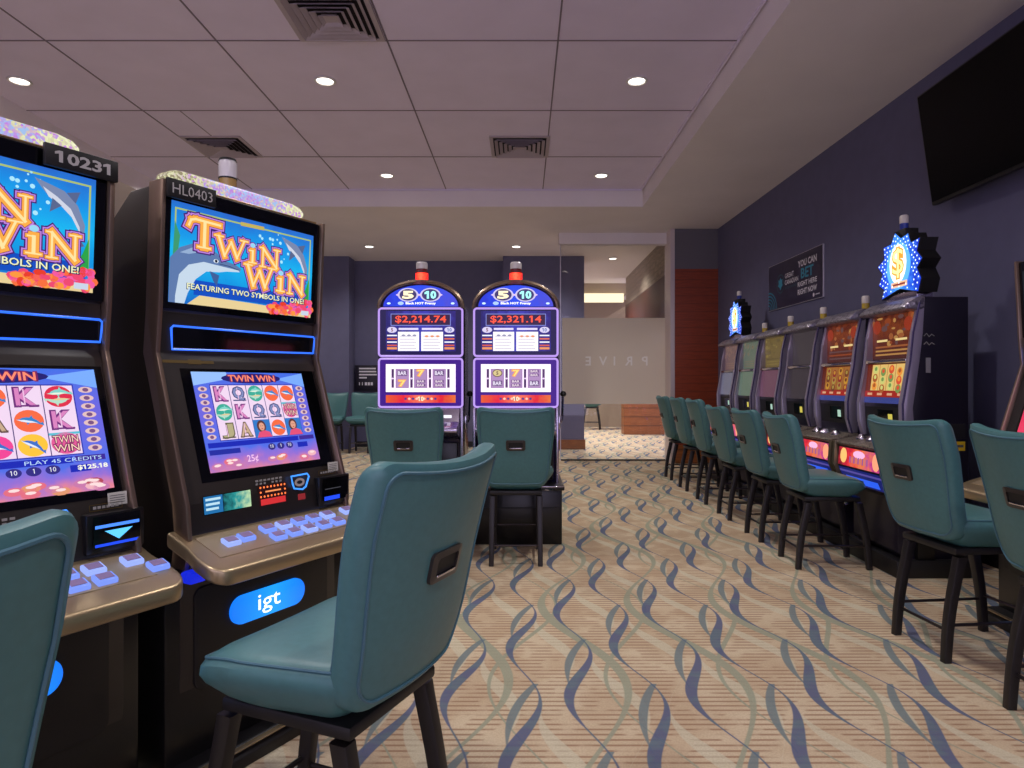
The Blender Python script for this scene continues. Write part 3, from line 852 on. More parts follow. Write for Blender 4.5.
# ------------------------------------------------------------------ upright two-screen machine
def upright(loc, rz, label, group, plate=None, plate_side='l', rows=None, left=False, lamp=False, wood=False, dim=False, bold=0.0):
    t = thing('slot_machine', loc, rz, label, 'slot machine', group)
    body = [(0, 1.73), (.165, 1.725), (.47, 1.48), (.50, .02), (.50, 0), (0, 0), (-.02, .02), (-.06, .16), (-.074, .30), (-.074, .60), (-.095, .64), (-.108, .71), (-.098, .80), (.031, 1.215), (.040, 1.235), (.033, 1.36), (.02, 1.365)]
    mb = MB(); mb.side(body, -.301, .301, BROWNBLACK if not dim else SATIN, .004); mb.box((0, .16, .30), (.69, .46, .60), BLACK, .01); mb.build('cabinet', t, angle=30)
    fp = [(0, 1.735), (.018, 1.36), (.03, 1.235), (.022, 1.21), (-.107, .80), (-.117, .71), (-.10, .62)]
    for sx in (-1, 1):
        mb = MB(); poly = [(y - .014, z) for y, z in fp] + [(y + .05, z) for y, z in fp[::-1]]
        mb.side(poly, sx * .301, sx * .315, BRONZE, .003); mb.build('edge_trim', t, angle=30)
    # marquee screen
    F = Frame((-.278, .0175, 1.385), (1, 0, 0), (0, -.02, .36)); W, H = .548, .298
    mb = MB(); Fb = Frame((-.318, .0195, 1.36), (1, 0, 0), (0, -.02, .37)); 
    mb.rect(Fb, .019, .005, .617, .367, GLASSBLK, 2)
    if dim:
        mb.rect(F, 0, 0, W, H, E(30, 34, 40, .8), 3)
        mb.ell(F, .1, .2, .09, .05, E(30, 90, 60, .8), 4); mb.ell(F, .3, .16, .12, .08, E(80, 60, 40, .8), 4); mb.ell(F, .1, .07, .07, .05, E(30, 70, 100, .8), 4)
    else: marquee_art(mb, Frame(F.p(0, 0, .001), F.u, F.v), W, H)
    mb.build('marquee_screen', t, smooth=False)
    # glowing blue outline under it
    F = Frame((-.318, .0365, 1.235), (1, 0, 0), (0, -.007, .125))
    mb = MB(); mb.tube([F.p(a, b, .005) for a, b in ((.062, .012), (.615, .022), (.62, .075), (.612, .082), (.064, .082), (.057, .075))], .0035, E(40, 100, 240, 1.6), 6, True)
    mb.build('light_outline', t)
    mb = MB(); mb.rect(F, .066, .018, .611, .077, GLASSBLK, 3); mb.build('speaker_grille', t, smooth=False)
    # main screen
    O = Vector((-.318, -.098, .80)); V = Vector((0, .129, .415))
    F = Frame(O, (1, 0, 0), V)
    mb = MB(); mb.rect(F, .080, .055, .612, .408, GLASSBLK, 3)
    F2 = Frame(F.p(.104 if left else .113, .077 if left else .081, .0016), (1, 0, 0), V)
    if dim:
        mb.rect(F2, -.02, 0, .48, .322, emi_ramp('red_game_picture', [(0, (250, 70, 110)), (.4, (230, 50, 90)), (.7, (200, 40, 120)), (1, (240, 120, 140))], 'Z', .87, 1.19, .9, 18, .3), 1)
        for k in range(5): mb.ell(F2, .05 + .09 * k, .16, .035, .10, (E(240, 160, 80), E(250, 220, 190))[k % 2], 2)
        for k in range(5): mb.ell(F2, .05 + .09 * k, .03, .03, .02, E(250, 200, 90), 2)
    else: reel_art(mb, F2, .488 if left else .434, .322 if left else .317, rows, left)
    mb.build('main_screen', t, smooth=False)
    mb = MB(); mb.rect(F, .03, .425, .20, .434, mat('brass_hinge', (120, 100, 60), .4, .8), 3); mb.rect(F, .112, .422, .155, .437, mat('brass_hinge', (120, 100, 60), .4, .8), 4); mb.build('hinge', t, smooth=False)
    # lower panel with small display, led frame, card reader, bill acceptor
    F = Frame((-.318, -.109, .71), (1, 0, 0), (0, .010, .09))
    mb = MB(); mb.rect(F, .022, .008, .614, .088, BEZEL, 3); pn = mb.build('player_panel', t, smooth=False)
    mb = MB(); mb.rect(F, .07, .052, .236, .107, GLASSBLK, 4)
    mb.rect(F, .072, .054, .135, .105, E(30, 110, 170), 5)
    for k in range(3): mb.rect(F, .078, .064 + .014 * k, .12 + .004 * k, .071 + .014 * k, E(190, 226, 240), 6)
    mb.rect(F, .137, .054, .234, .105, emi_ramp('forest_picture', [(0, (10, 60, 70)), (.5, (40, 150, 150)), (1, (190, 220, 170))], 'X', -.19, -.08, 1.0, 70, .5), 5)
    mb.build('info_display', t, smooth=False)
    if not left:
        mb = MB(); mb.rect(F, .264, .046, .375, .112, mat('dark_red_plate', (60, 16, 18), .4), 4)
        for k in range(8):
            x = .272 + .0137 * k
            mb.ell(F, x, .105, .0035, .0035, E(255, 120, 60, 1.5), 5, 8); mb.ell(F, x, .076, .0035, .0035, E(255, 120, 60, 1.5), 5, 8)
        for k in range(2): mb.ell(F, .272 + .096 * k, .09, .0035, .0035, E(255, 120, 60, 1.5), 5, 8)
        mb.rect(F, .27, .049, .368, .068, E(210, 46, 50), 5); mb.rect(F, .29, .088, .352, .093, E(250, 150, 90), 5)
        mb.build('led_panel', t, smooth=False)
    mb = MB()
    for k in range(7):
        mb.rect(F, .255 + .0155 * k, .125, .266 + .0155 * k, .131, mat('grey_print', (150, 146, 140), .5), 4)
        if k != 3: mb.rect(F, .255 + .0155 * k, .115, .264 + .0155 * k, .121, mat('grey_print', (150, 146, 140), .5), 4)
    mb.build('printed_notice', t, smooth=False)
    mb = MB(); pts = [(.396, .126), (.465, .128), (.472, .118), (.455, .085), (.44, .078), (.405, .085), (.40, .10)]
    mb.tube([F.p(a, b, .004) for a, b in pts], .003, E(60, 140, 250, 1.5), 6, True); mb.ell(F, .432, .103, .022, .014, mat('reader_ivory', (200, 180, 160), .4), 4); mb.ell(F, .432, .103, .012, .006, SATIN, 5)
    mb.rect(F, .42, .044, .452, .064, E(150, 40, 46, .8), 4)
    mb.build('card_reader', t)
    mb = MB(); mb.box((0, 0, 0), (.145, .03, .10), BLACK, .005, M=Matrix.Translation(F.p(.572, .06, .004))); 
    FB = Frame(F.p(.505, .014, .0192), F.u, (0, 0, 1)); mb.rect(FB, .008, .01, .125, .088, GLASSBLK, 1)
    bl = E(30, 70, 230, 1.3)
    if left: mb.rect(FB, .012, .058, .122, .066, E(70, 130, 255, 1.4), 2); mb.poly(FB, [(.035, .05), (.105, .05), (.07, .025)], E(90, 190, 255, 1.4), 2); mb.rect(FB, .012, .012, .12, .019, bl, 2)
    else: mb.rect(FB, .012, .012, .085, .026, bl, 2); mb.rect(FB, .015, .05, .09, .053, E(80, 80, 90, .6), 2)
    mb.build('bill_acceptor', t)
    mb = MB(); mb.rect(F, .565, .122, .614, .155, mat('paper_label', (200, 196, 186), .6), 4)
    for k in range(4): mb.rect(F, .57, .128 + .006 * k, .608, .130 + .006 * k, mat('label_ink', (90, 90, 90), .6), 5)
    mb.build('paper_label', t, smooth=False)
    mb = MB(); mb.line(F, [(.52, .115), (.60, .115), (.60, .130), (.52, .130)], .002, mat('brass_hinge', (120, 100, 60), .4, .8), 4, True); [mb.rect(F, .528 + .011 * k, .119, .536 + .011 * k, .126, mat('grey_print', (150, 146, 140), .5), 4) for k in range(6)]; mb.build('printed_plate', t, smooth=False)
    # deck
    dk = [(-.335, -.06), (-.335, -.15)] + [(-.345, -.20)] + [(-.345 + .05 * (1 - math.cos(a)), -.235 - .06 * math.sin(a)) for a in [PI / 2 * i / 6 for i in range(7)]]
    dk = dk + [(-x, y) for x, y in dk[::-1]]
    zf = lambda co: (co.x, co.y, co.z + (co.y + .11) * .36 + .71)
    mb = MB(); mb.plan(dk, -.045, 0, DECKM, .010, seg=3, fn=zf); dko = mb.build('button_deck', t)
    mb = MB(); mb.plan([(-.29, -.125), (-.29, -.235), (.29, -.235), (.29, -.125)], 0, .0025, mat('deck_inlay', (176, 156, 124), .35, .5), 0, fn=zf); mb.build('deck_inlay', dko)
    spots = [(.10, .185), (.155, .180)] + [(.245 + .062 * k, .165) for k in range(5)] + [(.245 + .062 * k, .212) for k in range(5)] + [(.585, .165), (.635 - .01, .21)]
    for i, (u, n) in enumerate(spots):
        mb = MB(); mb.box((u - .318, -n, .008), (.048, .034, .014), E(120, 146, 240, 1.1) if i % 3 else E(150, 170, 245, 1.1), .004, fn=zf)
        mb.box((u - .318, -n, .0155), (.034, .022, .002), mat('button_legend', (150, 130, 170), .3), 0, fn=zf)
        mb.build('button', dko)
    # lit badge on the belly door
    mb = MB(); mb.front([(a, b + .445) for a, b in rrect(.29, .088, .0435, 8)], -.092, -.070, emi_ramp('badge_blue', [(0, (20, 110, 235)), (.5, (30, 150, 255)), (1, (20, 110, 235))], 'X', -.15, .15, 1.25, 3, .1), .003)
    F = Frame((0, -.0925, .445), (1, 0, 0), (0, 0, 1)); mb.text(F, 'igt', -.005, -.002, E(240, 250, 255, 1.4), h=.064, w=.088, lay=2, bold=.005)
    bd = mb.build('logo_badge', t)
    mb = MB(); mb.front([(a, b + .40) for a, b in rrect(.52, .30, .03, 5)], -.080, -.072, SATIN, .003); mb.build('belly_door', t)
    for sx in (-1, 1):
        mb = MB(); mb.box((sx * .29, -.12, .60), (.06, .05, .035), E(20, 40, 220, .9), .012); mb.build('blue_reflection', t)  # blue light reflected under the deck, put in as small glowing blocks
    mb = MB(); mb.side([(-.16, 0), (-.16, .035), (-.13, .06), (.0, .06), (.0, 0)], -.34, .34, SATIN, .004); mb.box((0, -.155, .062), (.68, .02, .006), DECKM, .002)
    if wood: mb.box((.0, .2, .16), (.66, .5, .32), ORW)
    mb.build('plinth', t)
    if dim: return t
    # crystal light bar on top and number plate
    mb = MB(); o = []
    for k in range(9): a = PI * k / 8; o.append((-.285 + .04 - .04 * math.sin(a / 1.0) , 1.735 + .027 - .027 * math.cos(a)))
    arc = [(-.245, 1.735), (-.278, 1.742), (-.283, 1.758), (-.268, 1.775), (-.235, 1.782), (.185, 1.782), (.22, 1.775), (.24, 1.758), (.235, 1.742), (.20, 1.735)]
    mb.front(arc, .012, .075, emi_ramp('crystal_light', [(0, (150, 140, 110)), (.2, (226, 226, 180)), (.4, (196, 130, 220)), (.55, (160, 200, 240)), (.7, (200, 130, 226)), (.85, (220, 220, 170)), (1, (240, 240, 200))], 'X', -.30, .26, .95, 150, .22, True), .008)
    mb.build('light_bar', t)
    mb = MB(); mb.box((0, .03, 1.734), (.58, .05, .006), mat('gold_edge', (190, 160, 110), .3, .8), .002); mb.build('bar_trim', t)
    cxp = -.226 if plate_side == 'l' else .226
    mb = MB(); mb.box((cxp, -.018, 1.712), (.158 if plate_side == 'l' else .178, .012, .055), SATIN, .002)
    F = Frame((cxp, -.0245, 1.712), (1, 0, 0), (0, 0, 1)); mb.text(F, plate, 0, 0, mat('plate_print', (190, 186, 180), .4), h=.030, w=.130 if plate_side == 'l' else .135, lay=1, bold=bold)
    mb.build('number_plate', t)
    if lamp:
        mb = MB(); c = (-.005, .11, 1.735)
        mb.lathe([(0, -.012), (.034, -.012), (.034, .012), (.027, .02), (.027, .045), (0, .045)], c, SATIN)
        lp = mb.build('signal_lamp', t)
        mb = MB(); mb.lathe([(0, .045), (.027, .045), (.028, .095), (0, .095)], c, mat('amber_lens', (170, 140, 80), .2)); mb.build('amber_lens', lp)
        mb = MB(); mb.lathe([(0, .10), (.028, .10), (.029, .150), (.026, .158), (0, .158)], c, mat('white_lens', (215, 210, 205), .25)); mb.build('white_lens', lp)
        mb = MB(); mb.lathe([(0, .095), (.0295, .095), (.0295, .100), (0, .100)], c, SATIN); mb.lathe([(0, .158), (.0295, .156), (.026, .164), (0, .166)], c, SATIN); mb.build('lamp_ring', lp)
    return t

WD = Vector((.483, .8756, 0)); ND = Vector((.8756, -.483, 0)); P1 = Vector((-1.048, 1.92, 0))
RZL = math.atan2(WD.y, WD.x)
R2 = ['KQtoo', 'tKQQw', 'JAgog']; R1 = ['AQoKr', 'JtAoK', 'QKpyw']
GL = 'undersea-picture slot machines along the left'
upright(P1 + WD * .318, RZL, 'tall slot machine with undersea screens and number plate HL0403', 'slot machine' and GL, 'HL0403', 'l', R2, lamp=True)
upright(P1 + WD * (.318 - .760) + ND * -.0, RZL, 'tall undersea slot machine plated 10231, cut off by the left edge', GL, '10231', 'r', R1, left=True, bold=.03)
upright((2.39, 2.92, 0), math.radians(-90), 'dark slot machine with a red screen cut off at the right edge', None, dim=True, wood=True)

# ------------------------------------------------------------------ arched reel machines at the back
def arched(loc, label, jackpot, reels):
    t = thing('slot_machine', loc, 0, label, 'slot machine', 'arched reel machines in the middle of the room')
    PURPB = mat('purple_black_lacquer', (34, 26, 60), .2, .3)
    arc = [(.31 * math.cos(a), 1.695 + .195 * math.sin(a)) for a in [PI * k / 24 for k in range(25)]]
    mb = MB(); mb.front([(-.31, .43), (.31, .43)] + arc, 0, .42, PURPB, .006); mb.build('cabinet', t, angle=30)
    mb = MB(); mb.tube([(a * .985, -.004, b - .004) for a, b in arc], .016, mat('arch_bronze', (150, 130, 110), .25, .8), 8); mb.build('arch_trim', t)
    F = Frame((0, -.002, 0), (1, 0, 0), (0, 0, 1))
    mb = MB(); b2 = [(.272 * math.cos(a), 1.705 + .155 * math.sin(a)) for a in [PI * k / 24 for k in range(25)]]
    mb.poly(F, b2, emi_ramp('arch_blue', [(0, (20, 40, 200)), (.5, (30, 70, 230)), (1, (70, 70, 200))], 'X', -.3, .3, 1.1, 20, .3), 1)
    for x, tx, c in ((-.092, '5', (255, 240, 190)), (.07, '10', (160, 250, 240))):
        mb.ell(F, x, 1.79, .075, .05, E(210, 200, 240), 2, 24); mb.ell(F, x, 1.79, .062, .042, E(60, 50, 110), 3, 24); mb.text(F, tx, x, 1.79, E(*c, 1.3), h=.058, w=.085, lay=4, bold=.05)
        for s_ in (-1, 1): mb.poly(F, [(x + s_ * .072, 1.80), (x + s_ * .09, 1.79), (x + s_ * .072, 1.78)], E(230, 200, 240), 3)
    mb.text(F, 'Black HOT Frenzy', .0, 1.727, E(255, 255, 255, 1.2), h=.022, w=.22, lay=2, bold=.04); mb.ell(F, -.145, 1.729, .022, .013, E(180, 210, 255), 2, 12)
    for s_ in (-1, 1): mb.ell(F, s_ * .232, 1.728, .014, .008, E(200, 230, 255, 1.2), 2, 10)
    mb.build('arch_panel', t, smooth=False)
    # two framed glasses
    for z0, z1, nm in ((1.342, 1.695, 'upper_frame'), (.972, 1.33, 'lower_frame')):
        mb = MB(); zc, hh = (z0 + z1) / 2, z1 - z0
        mb.tube([(a, -.008, b + zc) for a, b in densify(rrect(.605, hh - .008, .02, 4), .1)], .0075, E(196, 160, 250, .95), 8, True); mb.build(nm, t)
    mb = MB(); F = Frame((0, -.003, 0), (1, 0, 0), (0, 0, 1))
    mb.rect(F, -.298, 1.35, .298, 1.688, E(26, 14, 80, .8), 1)
    mb.rect(F, -.253, 1.38, .253, 1.672, emi_ramp('paytable_blue', [(0, (30, 20, 110)), (.5, (60, 60, 190)), (1, (40, 24, 120))], 'X', -.25, .25, .9, 25, .4), 2)
    mb.rect(F, -.218, 1.566, .218, 1.653, E(130, 140, 220), 3); mb.rect(F, -.213, 1.571, .213, 1.648, E(50, 16, 60), 4)
    mb.text(F, jackpot, 0, 1.61, E(255, 80, 50, 1.25), h=.058, w=.37, lay=5, bold=.015)
    for x0, x1 in ((-.165, -.012), (.003, .162)):
        mb.rect(F, x0, 1.383, x1, 1.522, E(255, 250, 255, 1.05), 3); mb.rect(F, x0 + .005, 1.535, x1 - .005, 1.55, E(230, 220, 255), 3)
        for k in range(5): mb.rect(F, x0 + .015, 1.40 + .022 * k, x1 - .02 - .012 * (k % 2), 1.404 + .022 * k, E(170, 160, 190), 4)
        for k in range(3): mb.ell(F, x0 + .04 + .04 * k, 1.495 - .006 * (x0 > 0), .014, .008, E(240, 150, 90) if x0 > 0 else E(150, 150, 180), 4, 10)
    for s_ in (-1, 1):
        mb.ell(F, s_ * .208, 1.536, .036, .022, E(220, 210, 245), 3); mb.text(F, '5' if s_ < 0 else '10', s_ * .208, 1.536, E(120, 70, 60) if s_ < 0 else E(60, 110, 170), h=.026, lay=4, bold=.03)
        for k, c in enumerate(((240, 240, 255), (230, 110, 70), (240, 240, 255), (220, 90, 60), (240, 150, 90))): mb.rect(F, s_ * .208 - .036, 1.49 - .024 * k, s_ * .208 + .036, 1.50 - .024 * k + (.006 if k == 4 else 0), E(*c), 3)
    mb.build('paytable_glass', t, smooth=False)
    mb = MB()
    mb.rect(F, -.298, .98, .298, 1.322, E(64, 14, 140, .9), 1)
    mb.rect(F, -.253, 1.085, .253, 1.287, E(255, 236, 255, 1.25), 2)
    for k in range(3):
        x = -.134 + .134 * k
        mb.rect(F, x - .048, 1.114, x + .048, 1.253, E(150, 110, 170), 3)
        mb.rect(F, x - .043, 1.118, x + .043, 1.25, E(176, 140, 190), 4)
        for zz, sy in zip((1.222, 1.148), reels[k]):
            if sy == '7': mb.text(F, '7', x, zz, E(250, 160, 60, 1.1), h=.056, w=.062, lay=5, bold=.09); mb.text(F, '7', x, zz, E(255, 220, 130, 1.1), h=.044, w=.048, lay=6, bold=.02)
            elif sy == 'o': mb.ell(F, x, zz, .036, .028, E(100, 80, 60), 5); mb.ell(F, x, zz, .03, .022, E(220, 200, 140), 6); mb.text(F, '5', x, zz, E(90, 60, 50), h=.026, lay=7, bold=.03)
            elif sy == 'B': mb.rect(F, x - .036, zz - .02, x + .036, zz + .02, E(110, 80, 130), 5); mb.text(F, 'BAR', x, zz, E(245, 235, 255), h=.028, w=.062, lay=6, bold=.02)
            elif sy == 'D':
                for q in (-.014, .014): mb.rect(F, x - .034, zz + q - .011, x + .034, zz + q + .011, E(120, 86, 140), 5); mb.text(F, 'BAR', x, zz + q, E(245, 225, 235), h=.016, w=.054, lay=6, bold=.02)
    for x in (-.203, -.067, .067, .201): mb.rect(F, x - .009, 1.116, x + .009, 1.252, E(80, 50, 100), 3); mb.poly(F, [(x - .012, 1.183), (x, 1.19), (x + .012, 1.183), (x, 1.176)], E(240, 210, 250), 4)
    mb.rect(F, -.253, 1.007, .253, 1.063, emi_ramp('red_strip', [(0, (230, 90, 40)), (.25, (230, 30, 60)), (.5, (250, 120, 90)), (.8, (226, 30, 50)), (1, (230, 110, 50))], 'X', -.25, .25, 1.0, 30, .1), 2)
    for k in range(9): mb.ell(F, -.11 + .027 * k, 1.036, .010, .009, E(250, 200, 180) if k % 2 else E(90, 60, 130), 3, 10)
    mb.text(F, '10', .0, 1.036, E(255, 240, 200), h=.034, lay=4, bold=.04)
    mb.build('reel_glass', t, smooth=False)
    for s_ in (-1, 1):
        mb = MB(); mb.box((s_ * .300, -.01, .70), (.022, .05, .55), LILAC, .006); mb.build('side_rail', t)
    # chrome apron, deck and coin tray
    mb = MB(); mb.side([(0, .965), (-.02, .965), (-.07, .87), (-.17, .845), (-.20, .83), (-.20, .805), (-.12, .78), (0, .74)], -.285, .285, LILAC, .006)
    dk = mb.build('button_deck', t)
    mb = MB(); mb.box((.15, -.052, .905), (.16, .006, .03), E(245, 245, 255, 1.1), .002, M=Matrix.Translation((0, 0, 0))); mb.build('chrome_glint', dk)  # bright reflection on the chrome apron, put in as a glowing strip
    for k in range(6):
        mb = MB(); mb.box((-.22 + .08 * k, -.125, .862), (.05, .032, .014), mat('clear_button', (170, 150, 200), .2), .004); mb.build('button', dk)
    mb = MB(); mb.front([(-.27, .45), (.27, .45), (.27, .72), (-.27, .72)], -.03, 0, BLACK, .008); mb.build('belly_door', t)
    mb = MB(); mb.box((0, .18, .2), (.66, .56, .40), BLACK, .01); mb.box((0, -.104, .26), (.60, .01, .012), SATIN); mb.build('pedestal', t)
    mb = MB(); mb.box((0, .16, .415), (.684, .72, .03), BLACK, .006); mb.box((0, -.197, .428), (.684, .02, .008), CHROME, .003); mb.build('pedestal_ledge', t)
    # pull lever
    mb = MB(); mb.box((.318, .1, .86), (.02, .08, .10), CHROME, .006); mb.tube([(.33, .10, .86), (.342, .10, .88), (.348, .09, 1.05)], .008, CHROME, 8)
    lv = mb.build('lever', t)
    mb = MB(); mb.lathe([(0, -.024), (.017, -.017), (.024, 0), (.017, .017), (0, .024)], (.349, .088, 1.07), BLACK, 16); mb.build('lever_ball', lv)
    # beacon
    c = (0, .05, 1.885)
    mb = MB(); mb.lathe([(0, -.02), (.085, -.02), (.075, .004), (0, .006)], c, mat('beacon_base', (120, 60, 70), .3), 20); lp = mb.build('beacon', t)
    mb = MB(); mb.lathe([(0, .006), (.046, .006), (.046, .068), (0, .068)], c, emi_ramp('beacon_red', [(0, (255, 20, 24)), (.5, (255, 80, 50)), (1, (255, 20, 24))], 'X', -.05, .05, 2.4, 60, .3)); mb.build('red_lens', lp)
    mb = MB(); mb.lathe([(0, .068), (.048, .068), (.048, .078), (.04, .084), (.04, .100), (0, .100)], c, mat('beacon_collar', (110, 30, 36), .3)); mb.build('collar', lp)
    mb = MB(); mb.lathe([(0, .10), (.042, .10), (.043, .140), (.036, .150), (0, .152)], c, mat('white_lens', (215, 210, 205), .25)); mb.build('white_lens', lp)
    return t
arched((-.742, 4.85, 0), 'arched reel machine showing a jackpot of 2,214.74', '$2,214.74', ['B7', '7D', 'BD'])
arched((-.052, 4.85, 0), 'arched reel machine showing a jackpot of 2,321.14', '$2,321.14', ['oB', '7D', 'DB'])

# ------------------------------------------------------------------ bank along the right wall
ARMM = mat('lavender_arm_metal', (172, 162, 182), .33, .55)
HOOD = crystal_mat('hood_crystal', (96, 90, 104), (176, 168, 178), 55, .3)
def slant(loc, label, style, topper, side_detail=False, lamp=True):
    t = thing('slot_machine', loc, math.radians(-90), label, 'slot machine', 'silver slant-front machines along the right wall')
    body = [(.03, 1.664), (.32, 1.664), (.32, 0), (-.06, 0), (-.06, .10), (-.10, .14), (-.10, .45), (-.15, .48), (-.198, .60), (-.19, .735), (-.03, .80), (-.03, .86), (-.040, 1.01), (-.008, 1.28), (.02, 1.29), (.02, 1.60)]
    mb = MB(); mb.side(body, -.268, .268, mat('navy_black_side', (26, 22, 36), .3), .004); mb.side([(.0, 0), (.0, .46), (-.15, .48), (-.19, .60), (-.19, .735), (-.02, .79), (.1, .79), (.1, 0)], -.302, .302, BLACK, .004); mb.build('cabinet', t, angle=30)
    fp = [(.02, 1.63), (-.018, 1.45), (-.035, 1.28), (-.08, 1.02), (-.078, .90), (-.05, .80)]
    for sx in (-1, 1):
        mb = MB(); poly = fp + [(.0, .80), (.0, .86), (-.01, 1.0), (.03, 1.28), (.05, 1.45), (.06, 1.63)]
        mb.side(poly, sx * .242, sx * .272, ARMM, .008, fn=lambda co: (co.x + sx * (-.012 if co.y < -.03 and abs(co.x) < .25 else 0), co.y, co.z))
        arm = mb.build('side_arm', t)
        mb = MB(); mb.tube([(sx * .273, y + .006, z) for y, z in fp], .007, mat('arm_edge_tint', (104, 96, 140), .25, .6), 6); mb.build('arm_edge', arm)
    mb = MB(); mb.side([(.04, 1.585), (-.055, 1.59), (-.065, 1.605), (-.03, 1.64), (.03, 1.672), (.06, 1.672), (.06, 1.60)], -.274, .274, HOOD, .008); mb.build('hood', t)
    mb = MB(); mb.box((0, -.02, 1.288), (.47, .035, .022), CHROME, .006); mb.build('screen_divider', t)
    top, bot, rnd = style
    rg = random.Random(rnd)
    F = Frame((-.245, .0185, 1.305), (1, 0, 0), (0, 0, 1)); W, H = .49, .28
    mb = MB(); mb.rect(F, 0, 0, W, H, GLASSBLK if top is None else top[0], 1)
    if top is not None and len(top) > 1:
        for k in range(26):
            x, y = W * rg.random(), H * (.35 + .6 * rg.random()); mb.ell(F, x, y, .01 + .03 * rg.random(), .006 + .016 * rg.random(), rg.choice(top[1:]), 2 + k % 4, 10)
        for k in range(3): mb.rect(F, W * .08, H * (.08 + .09 * k), W * .92, H * (.12 + .09 * k), rg.choice(top[1:]), 3)
        for k in range(2 if rnd < 3 else 0): mb.rect(F, W * (.12 + .45 * k), H * .40, W * (.38 + .45 * k), H * .45, E(250, 220, 150, .8), 7)
        for s_ in ((.12, .86) if rnd < 3 else ()): mb.ell(F, W * s_, H * .75, .05, .045, E(190, 70, 40, .5), 6, 12)
    mb.build('upper_screen', t, smooth=False)
    F = Frame((-.245, -.0425, 1.02), (1, 0, 0), (0, .032, .27)); W, H = .49, .255
    mb = MB(); mb.rect(F, 0, 0, W, H, GLASSBLK if bot is None else bot[0], 1)
    if bot is not None and len(bot) > 1:
        mb.rect(F, W * .13, H * .32, W * .9, H * .98, bot[1], 2)
        for k in range(4):
            x = W * (.23 + .19 * k)
            mb.line(F, [(x - W * .095, H * .33), (x - W * .095, H * .97)], .004, E(150, 60, 20, .8), 3)
            for r_ in range(3):
                y = H * (.43 + .21 * r_ - .06 * (k % 2))
                mb.ell(F, x, y, .030, .028, bot[2 + (k + r_) % (len(bot) - 2)], 4, 12); mb.ell(F, x, y + .006, .016, .014, bot[2 + (k + r_ + 1) % (len(bot) - 2)], 5, 10)
        mb.rect(F, 0, H * .16, W, H * .31, E(170, 40, 26, .8), 2); mb.rect(F, 0, 0, W, H * .15, E(60, 70, 140, .8), 2)
        for k in range(4): mb.rect(F, W * (.08 + .24 * k), H * .2, W * (.2 + .24 * k), H * .26, E(230, 170, 130, .8), 3)
    mb.build('lower_screen', t, smooth=False)
    # colour reflected down the left inner edge of dim machines
    # bill panel, deck, track buttons
    F = Frame((-.25, -.034, .86), (1, 0, 0), (0, -.010, .15))
    mb = MB(); mb.rect(F, .03, .0, .47, .135, SATIN, 2); mb.rect(F, .18, .03, .36, .12, GLASSBLK, 3); mb.rect(F, .30, .045, .35, .095, (E(226, 210, 90, .8) if rnd % 2 else E(180, 220, 200, .8)), 4); mb.build('bill_panel', t, smooth=False)
    mb = MB(); mb.side([(-.02, .80), (-.20, .762), (-.21, .75), (-.20, .735), (-.02, .75)], -.31, .31, crystal_mat('deck_speckle', (60, 54, 52), (150, 136, 120), 120, .35, .4) if 'deck_speckle' not in _M else _M['deck_speckle'], .004)
    _M.setdefault('deck_speckle', mb.mats[0]); dk = mb.build('button_deck', t)
    for x, r_ in ((-.17, .035), (-.02, .045), (.14, .035)):
        mb = MB(); mb.lathe([(0, 0), (r_, 0), (r_, .012), (r_ * .85, .02), (r_ * .7, .02), (r_ * .5, .034), (0, .042)], (x, -.095, .776), LILAC if r_ > .04 else CHROME, 18); mb.build('button', dk)
    # lit belly glass and blue foot light
    F = Frame((-.275, -.2005, .605), (1, 0, 0), (0, .008, .125))
    mb = MB(); mb.rect(F, 0, 0, .55, .118, emi_ramp('belly_picture', [(0, (120, 20, 40)), (.3, (226, 40, 60)), (.55, (230, 120, 70)), (.8, (200, 60, 140)), (1, (120, 30, 80))], 'X', -.28, .28, 1.0, 22, .35), 1)
    mb.ell(F, .07, .065, .045, .05, E(250, 190, 110, 1.1), 2, 14); mb.ell(F, .48, .06, .045, .055, E(250, 160, 120, 1.1), 2, 14); mb.ell(F, .27, .085, .075, .025, E(240, 180, 220, 1.1), 2, 14)
    for k in range(9): mb.rect(F, .15 + .027 * k, .025, .168 + .027 * k, .066, E(200, 120, 110, 1.0) if k % 2 else E(150, 90, 150, 1.0), 3)
    mb.build('belly_glass', t, smooth=False)
    F = Frame((-.275, -.152, .483), (1, 0, 0), (0, -.048, .115))
    mb = MB(); mb.rect(F, 0, .004, .55, .118, E(24, 34, 110, .8), 1); mb.rect(F, .06, .015, .46, .06, E(40, 90, 230, 1.1), 2); mb.rect(F, 0, .085, .55, .10, E(90, 80, 170, .8), 2); mb.build('foot_light', t, smooth=False)
    for sx in (-1, 1):
        mb = MB(); mb.side([(-.215, .76), (-.225, .60), (-.17, .47), (-.14, .47), (-.18, .60), (-.18, .76)], sx * .29, sx * .318, mat('olive_bronze', (120, 108, 84), .35, .7), .004); mb.build('apron_trim', t)
    mb = MB(); mb.side([(-.14, 0), (-.14, .10), (.3, .10), (.3, 0)], -.33, .33, SATIN, .006); mb.build('plinth', t)
    if topper:
        st = [(-.05, 2.12), (.02, 2.07), (.10, 2.085), (.13, 2.02), (.225, 2.03), (.195, 1.955), (.25, 1.90), (.195, 1.85), (.24, 1.78), (.21, 1.70), (0, 1.745), (-.21, 1.70), (-.18, 1.76), (-.25, 1.80), (-.20, 1.87), (-.265, 1.93), (-.18, 1.97), (-.19, 2.05), (-.095, 2.055)]
        mb = MB(); mb.front(st, .06, .17, SATIN, 0); tp = mb.build('star_sign', t, smooth=False)
        F = Frame((0, .059, 1.895), (1, 0, 0), (0, 0, 1)); mb = MB()
